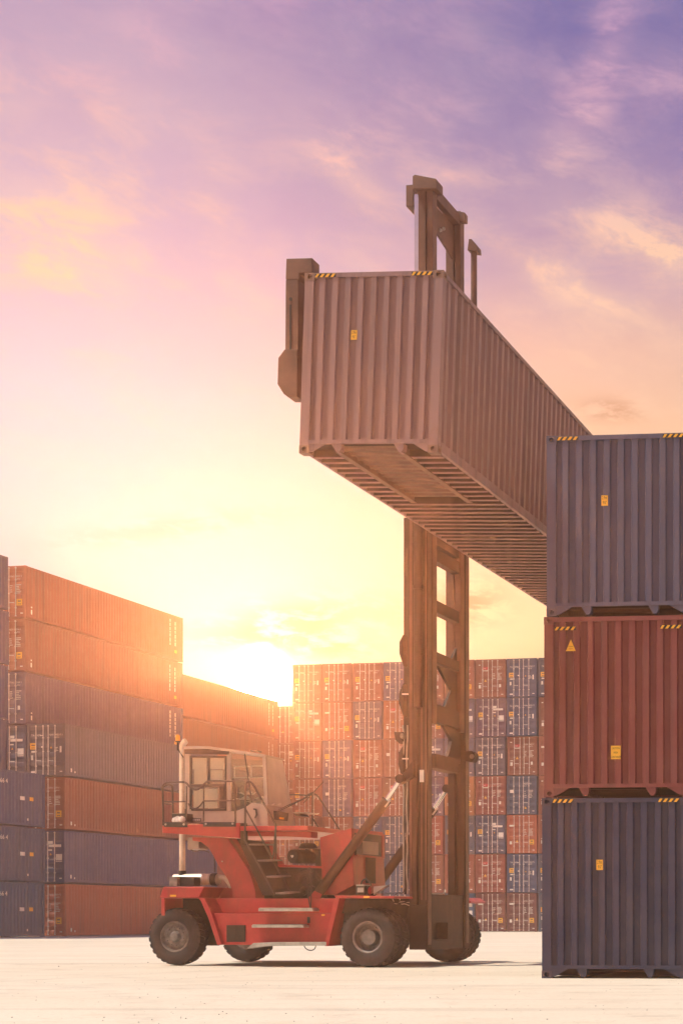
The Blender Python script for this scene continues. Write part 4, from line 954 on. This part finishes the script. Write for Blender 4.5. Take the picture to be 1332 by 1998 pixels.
# --- exhaust and beacon
EB = 1.25
pipe('exhaust_stack', [(356, 1706), (356, 1460), (356.5, 1453), (361, 1447), (363, 1446)], EB, 0.062, M['exhaust'], n=16, rnd=2)
obj('exhaust_collar', MB().tube([at(356, 1708, EB), at(356, 1699, EB)], 0.078, 16), M['dark'], truck, smooth=True)
mf = MB().tube([at(338, 1716, EB), at(341, 1716, EB), at(372, 1716, EB), at(410, 1716, EB), at(426, 1716, EB), at(428, 1716, EB)], [0.05, 0.11, 0.118, 0.118, 0.118, 0.09], 20)
mu = obj('muffler', mf, M['exhaust'], truck, smooth=True)
for x in (396, 411): obj('band', MB().tube([at(x, 1716, EB), at(x + 3, 1716, EB)], 0.127, 20), M['steel'], mu, smooth=True)
obj('muffler_end', MB().tube([at(414, 1716, EB - .02), at(424, 1716, EB - .02)], 0.128, 20), M['dark'], truck, smooth=True)
pipe('exhaust_pipe', [(424, 1711), (436, 1711), (446, 1720), (452, 1732)], EB, 0.05, M['exhaust'], n=12, rnd=2)
side('battery_box', [(331, 1711), (346, 1710), (346, 1729), (330, 1729)], 0.75, 1.1, M['rim'])
side('fuse_box', [(346.5, 1711), (379, 1711), (379, 1729), (346.5, 1729)], 0.85, 1.1, M['black'])
pipe('thin_pipe', [(419, 1702), (419, 1672)], 1.6, 0.012, M['rail'])
v = at(347, 1440, 1.2)
bc = obj('beacon', MB().lathe([(0, 0.075), (0.028, 0.068), (0.044, 0.045), (0.048, -0.03), (0.046, -0.06)], v, 'z', 16), M['amber'], truck, smooth=True)
obj('beacon_base', MB().lathe([(0.05, -0.06), (0.05, -0.085), (0.02, -0.09), (0.015, -0.26)], v, 'z', 14), M['dark'], bc, smooth=True)
pipe('beacon_bracket', [(348, 1462), (358, 1478)], 1.2, 0.014, M['dark'])
pipe('beacon_pole', [(360, 1462), (362, 1590)], 1.1, 0.014, M['rail'])
# --- mast
def ax(px, b=1.05): return at(px, 1500, b).x
def zz_(py, b=1.05): return at(830, py, b).z
A0, A1 = ax(800, 1.2), ax(834.5, 1.2)
ZB, ZT = 0.33, 9.6
def mirror_b(b): return 4.65 - b
def outer(bs):
    b0, b1 = bs
    mb = MB(); w = A1 - A0
    # channel: two flanges facing out with a groove between
    mb.box(A0, A0 + w * 0.43, min(b0, b1), max(b0, b1), ZB + 0.9, ZT)
    mb.box(A0 + w * 0.43, A0 + w * 0.64, min(b0, b1) + 0.07, max(b0, b1) - 0.01, ZB + 0.9, ZT)
    mb.box(A0 + w * 0.64, A1, min(b0, b1), max(b0, b1), ZB + 0.9, ZT)
    mb.box(A0, A1, min(b0, b1) - 0.012, max(b0, b1) + 0.012, ZB, ZB + 0.9)
    return mb
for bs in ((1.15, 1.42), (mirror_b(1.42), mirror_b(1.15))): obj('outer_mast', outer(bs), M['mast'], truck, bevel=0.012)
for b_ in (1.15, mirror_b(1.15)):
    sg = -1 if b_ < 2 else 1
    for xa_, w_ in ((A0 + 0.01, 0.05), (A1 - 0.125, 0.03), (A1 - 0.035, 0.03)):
        obj('catchlight_strip', MB().box(xa_, xa_ + w_, b_ + sg * 0.004, b_ + sg * 0.014, ZB + 1.0, ZT - 0.05), M['worn'], truck)  # pale strips painted where the flanges catch light
    obj('catchlight_strip', MB().box(A1 + 0.002, A1 + 0.012, min(b_ - sg * 0.03, b_ - sg * 0.2), max(b_ - sg * 0.03, b_ - sg * 0.2), ZB + 0.1, ZT - 0.05), M['worn'], truck)
I0, I1 = ax(815, 1.5), ax(846, 1.5)
ZI0, ZI1 = at(840, 1412, 1.5).z, at(830, 352, 1.5).z
def inner(b0, b1):
    mb = MB(); w = I1 - I0
    mb.box(I0, I0 + w * 0.52, b0 + 0.03, b1, ZI0, ZI1); mb.box(I0 + w * 0.52, I0 + w * 0.66, b0 + 0.06, b1 - 0.02, ZI0, ZI1); mb.box(I0 + w * 0.66, I1, b0, b1, ZI0, ZI1)
    return mb
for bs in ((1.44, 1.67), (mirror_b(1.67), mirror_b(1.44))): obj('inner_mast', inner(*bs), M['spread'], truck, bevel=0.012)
BA, BB = 1.68, mirror_b(1.68)
def cross(py0, py1, x0=None, x1=None, lean=0, mat='mast', name='cross_beam', ba=BA, bb=BB):
    xa, xb = (I0 + 0.14 if x0 is None else x0), (I1 - 0.02 if x1 is None else x1)
    z0, z1 = at(849, py1, 1.65).z, at(849, py0, 1.65).z
    return obj(name, MB().prism([(xa, z0 - lean), (xb, z0), (xb, z1), (xa, z1 - lean)], 1, ba, bb), M[mat], truck, bevel=0.012)
cross(1040, 1062); cross(1069, 1094); cross(1170, 1194); cross(1271, 1292); cross(1373, 1408)
cross(1470, 1498, A0 + 0.08, A1 - 0.02)
low_z = at(835, 1745, 1.5).z
pl = MB(); xa, xb = A0 + 0.10, A1 - 0.03
hz_a, hz_b = at(840, 1833, 1.6).z, at(840, 1800, 1.6).z
pl.box(xa, xb, 1.435, 3.215, ZB, hz_a); pl.box(xa, xb, 1.435, 3.215, hz_b, low_z); pl.box(xa, xb, 1.435, 1.55, hz_a, hz_b); pl.box(xa, xb, 2.35, 3.215, hz_a, hz_b)
obj('base_plate', pl, M['dark'], truck)
obj('base_web', MB().box(xa - 0.14, xa - 0.06, 1.45, 3.2, hz_a - 0.03, hz_b + 0.05), M['black'], truck)
pipe('base_lip', [(836, 1744, 1.5), (862, 1744, 2.6), (868, 1741, 2.9), (868, 1736, 2.95)], 1.3, 0.014, M['steel'])
# gussets in the openings
def gus(p_, b0, b1, x=None):
    xx = (I1 - 0.10) if x is None else x
    vs = [(bq, at(849, yq, 1.4).z) for bq, yq in p_]
    obj('gusset', MB().prism(vs, 0, xx - 0.03, xx + 0.03), M['mast'], truck)
gus([(2.96, 1240), (2.6, 1275), (2.96, 1280)], 0, 0); gus([(2.96, 1290), (1.9, 1291), (2.65, 1330), (2.2, 1376), (2.96, 1376)], 0, 0)
gus([(3.2, 1404), (2.2, 1406), (2.7, 1432), (2.4, 1474), (3.2, 1474)], 0, 0, A1 - 0.1)
# head of the inner mast
hx0, hx1 = ax(808, 1.45), ax(855, 1.45); zh = at(830, 343, 1.45).z
for (b0, b1) in ((1.35, 1.69), (mirror_b(1.69), mirror_b(1.55))):
    obj('mast_head', MB().prism([(hx0, zh - 0.28), (hx0, zh - 0.03), (hx0 + 0.05, zh), (hx0 + 0.12, zh - 0.02), (hx1 - 0.02, zh - 0.12), (hx1, zh - 0.15), (hx1, zh - 0.32)], 1, b0, b1), M['spread'], truck, bevel=0.01)
z_a, z_b = at(850, 362, 1.65).z, at(850, 398, 1.65).z
obj('head_beam', MB().box(I1 - 0.16, I1 - 0.005, BA + 0.02, BB - 0.02, z_b + 0.12, z_a - 0.03), M['spread'], truck, bevel=0.012)
obj('head_plate', MB().prism([(BA + 0.02, z_b + 0.11), (BB - 0.02, z_b + 0.11), (BB - 0.02, z_b - 0.60), (BB - 0.25, z_b - 0.55), (BA + 0.25, z_b - 0.40), (BA + 0.02, z_b - 0.30)], 0, I1 - 0.19, I1 - 0.15), M['spread'], truck)
bv = MB()
for bb_ in (2.2, 2.37): bv.lathe([(0.0, 0.04), (0.03, 0.04), (0.04, 0.0)], (I1 - 0.15, bb_, z_b - 0.3 + 0.6 * (bb_ - 2.2)), 'x', 10)
obj('bolts', bv, M['steel'], truck)
obj('sheave_block', MB().box(ax(793, 1.75), ax(807.5, 1.75), 1.71, 2.7, at(800, 404, 1.75).z, at(800, 362, 1.75).z), M['spread'], truck, bevel=0.01)
# lift cylinders
for b_ in (1.35, mirror_b(1.35)):
    xr = ax(812.5, 1.35)
    rd = obj('lift_rod', MB().tube([(xr, b_, 8.9), (xr, b_, at(812, 373, 1.18).z)], 0.048, 16), M['chrome'], truck, smooth=True)
xb = ax(816, 1.07)
for b_ in (1.05, mirror_b(1.05)):
    obj('lift_cylinder', MB().tube([(xb, b_, 5.2), (xb, b_, 9.3)], 0.085, 20), M['mast'], truck, smooth=True)
    obj('cylinder_collar', MB().tube([(xb, b_, at(816, 1145, .84).z), (xb, b_, at(816, 1138, .84).z)], 0.105, 20), M['mast'], truck, smooth=True)
# hoses, chains and plates on the back of the mast
back = [(786, 1010), (797, 1010), (797, 1240), (797, 1400), (797, 1745), (789, 1745), (788, 1560), (787, 1410), (779, 1385), (777, 1360), (779, 1340), (785, 1318), (785, 1300), (778, 1275), (778, 1252), (785, 1238), (787, 1200), (785, 1130)]
side('hose_guide', [(787, 1010), (799, 1010), (799, 1600), (790, 1600), (787, 1450)], 1.35, 1.41, M['mast'])
side('valve_cover', [(786, 1237), (778, 1252), (778, 1275), (786, 1300)], 1.15, 1.4, M['mast'], bev=0.02)
side('valve_cover', [(786, 1332), (778, 1350), (777, 1372), (786, 1398)], 1.15, 1.4, M['mast'], bev=0.02)
side('valve_cover', [(786, 1452), (777, 1468), (776, 1490), (780, 1508), (788, 1515)], 1.15, 1.4, M['mast'], bev=0.02)
sb = side('pulley_bracket', [(768, 1428), (785, 1428), (785, 1446), (779, 1451), (771, 1444)], 1.1, 1.35, M['mast'])
v = at(785, 1436, 1.06); obj('pulley', MB().lathe([(0, -0.03), (0.04, -0.03), (0.06, 0.0), (0.06, 0.05), (0, 0.05)], v, 'y', 16), M['rim'], sb, smooth=True)
rng = random.Random(11)
for i in range(6):
    x = 786.5 + i * 2.4; pts = []
    for j in range(16):
        pts.append((x + rng.uniform(-1.3, 1.3), 1745 - j * 22 if i < 4 else 1745 - j * 45))
    pipe('mast_hose', pts, 1.17 + 0.05 * (i % 3), 0.016, M['dark' if i % 3 else 'steel'], n=6, rnd=1)
for yy in (1353, 1479): side('hose_tag', [(784, yy), (796, yy), (796, yy + 2.6), (784, yy + 2.6)], 1.11, 1.125, M['white'], bev=0)
side('mast_label', [(818, 1502), (826, 1502), (826, 1526), (818, 1526)], 1.125, 1.14, M['cream'], bev=0)
pn = side('pin_boss', [(903, 1466), (919, 1465), (925, 1470), (925, 1480), (920, 1487), (903, 1484)], 3.2, 3.45, M['mast'], bev=0.015)
v = at(920, 1476, 3.2); obj('pin', MB().lathe([(0, -0.02), (0.05, -0.02), (0.055, 0.02)], v, 'y', 14), M['rim'], pn, smooth=True)
pipe('hose_post', [(924, 820), (924, 484)], 3.65, 0.066, M['spread'], n=10)
side('post_head', [(914, 466), (919, 466), (930, 479), (931, 490), (911, 488)], 3.55, 3.8, M['spread'])
# --- tilt cylinders
for b_ in (0.90, 3.40):
    P0, P1, P2 = (at(x, y, 0.90) for x, y in ((613, 1754), (754, 1561), (783, 1517)))
    for q_ in (P0, P1, P2): q_.y = b_
    tcy = obj('tilt_cylinder', MB().tube([P0, P0.lerp(P1, 0.04), P0.lerp(P1, 0.96), P1], [0.07, 0.098, 0.098, 0.102], 20), M['mast'], truck, smooth=True)
    obj('tilt_rod', MB().tube([P1, P2], 0.046, 16), M['chrome'], tcy, smooth=True)
    q = MB(); q.tube([P2 + Vector((-0.02, -0.07, -0.03)), P2 + Vector((-0.02, 0.07, -0.03))], 0.09, 14); q.prism([(P2.x - 0.05, P2.z - 0.12), (P2.x + 0.22, P2.z + 0.02), (P2.x + 0.22, P2.z + 0.35), (P2.x, P2.z + 0.08)], 1, b_ + 0.06, b_ + 0.2)
    obj('clevis', q, M['mast'], tcy)
    q = MB().tube([P0.lerp(P1, 0.93) + Vector((0.09, -0.05, 0.0)), P0.lerp(P1, 1.0) + Vector((0.10, -0.05, 0.01))], 0.025, 8); obj('port', q, M['steel'], tcy)
side('tilt_anchor', [(600, 1754), (613, 1738), (628, 1745), (617, 1770), (608, 1790), (600, 1780)], 0.78, 0.80, M['red'])
side('tilt_anchor', [(600, 1754), (613, 1738), (628, 1745), (617, 1770), (608, 1790), (600, 1780)], 1.0, 1.02, M['red'])
# --- spreader: one long beam along the box with a hooked arm at either end
SB = -5.62
tc_, ts_ = math.cos(YAW), math.sin(YAW)            # the spreader hangs square to the container it carries, a little askew to the handler
S_IN_T = Matrix.Rotation(TYAW - YAW, 4, 'Z')
sx0, sx1 = at(557, 540, SB).x, at(582, 540, SB).x
stop_z = at(560, 504, SB).z; arm_z0 = at(560, 700, SB).z
foot = [(lambda v: (v.x, v.z))(at(x, y, SB)) for x, y in ((556, 682), (543.5, 699), (542, 750), (554, 769), (562, 775), (581, 775), (581, 682))]
head = [(lambda v: (v.x, v.z))(at(x, y, SB)) for x, y in ((558.5, 504.5), (609, 503), (609, 531), (584, 533), (584, 545), (557, 545))]
bmx = sx0
for (b0, b1) in ((SB, SB + 0.30), (SB + 14.58 - 0.22, SB + 14.58 + 0.08)):
    dz_ = 0.0 if b0 == SB else 0.10
    mv = lambda pl_: [(x, z + dz_) for x, z in pl_]
    sp_ = obj('spreader_arm', MB().prism(mv([(sx0, stop_z - 0.34), (sx1, stop_z - 0.34), (sx1, arm_z0), (sx0 - 0.01, arm_z0)]), 1, b0, b1), M['spread'], truck, bevel=0.012)
    sp_.matrix_local = S_IN_T
    obj('hook', MB().prism(mv(head), 1, b0 - 0.005, b1 - 0.02), M['spread'], sp_, bevel=0.012)
    obj('foot_pad', MB().prism(mv(foot), 1, b0 - 0.02, b1 - 0.02), M['spread'], sp_, bevel=0.012)
    q = MB(); q.box(sx0 + 0.07, sx0 + 0.10, b0 - 0.012, b0, arm_z0 + 0.1, stop_z - 0.75); q.lathe([(0, -0.012), (0.028, -0.012), (0.03, 0)], (sx0 + 0.09, b0, stop_z - 0.66), 'y', 10)
    obj('guide_strip', q, M['dark'], sp_)
zc = stop_z - 0.8
sbm = obj('spreader_beam', MB().box(sx0 + 0.02, sx1 - 0.02, SB + 0.31, SB + 14.34, zc - 0.3, zc + 0.22), M['spread'], truck, bevel=0.012)
scg = obj('spreader_carriage', MB().prism([(sx0 - 0.02, zc - 0.5), (sx1 - 0.03, zc - 0.5), (sx1 - 0.03, zc + 0.3), (sx0 - 0.02, zc + 0.3)], 1, 1.2, 2.9), M['spread'], truck, bevel=0.012)
sbm.matrix_local = S_IN_T; scg.matrix_local = S_IN_T
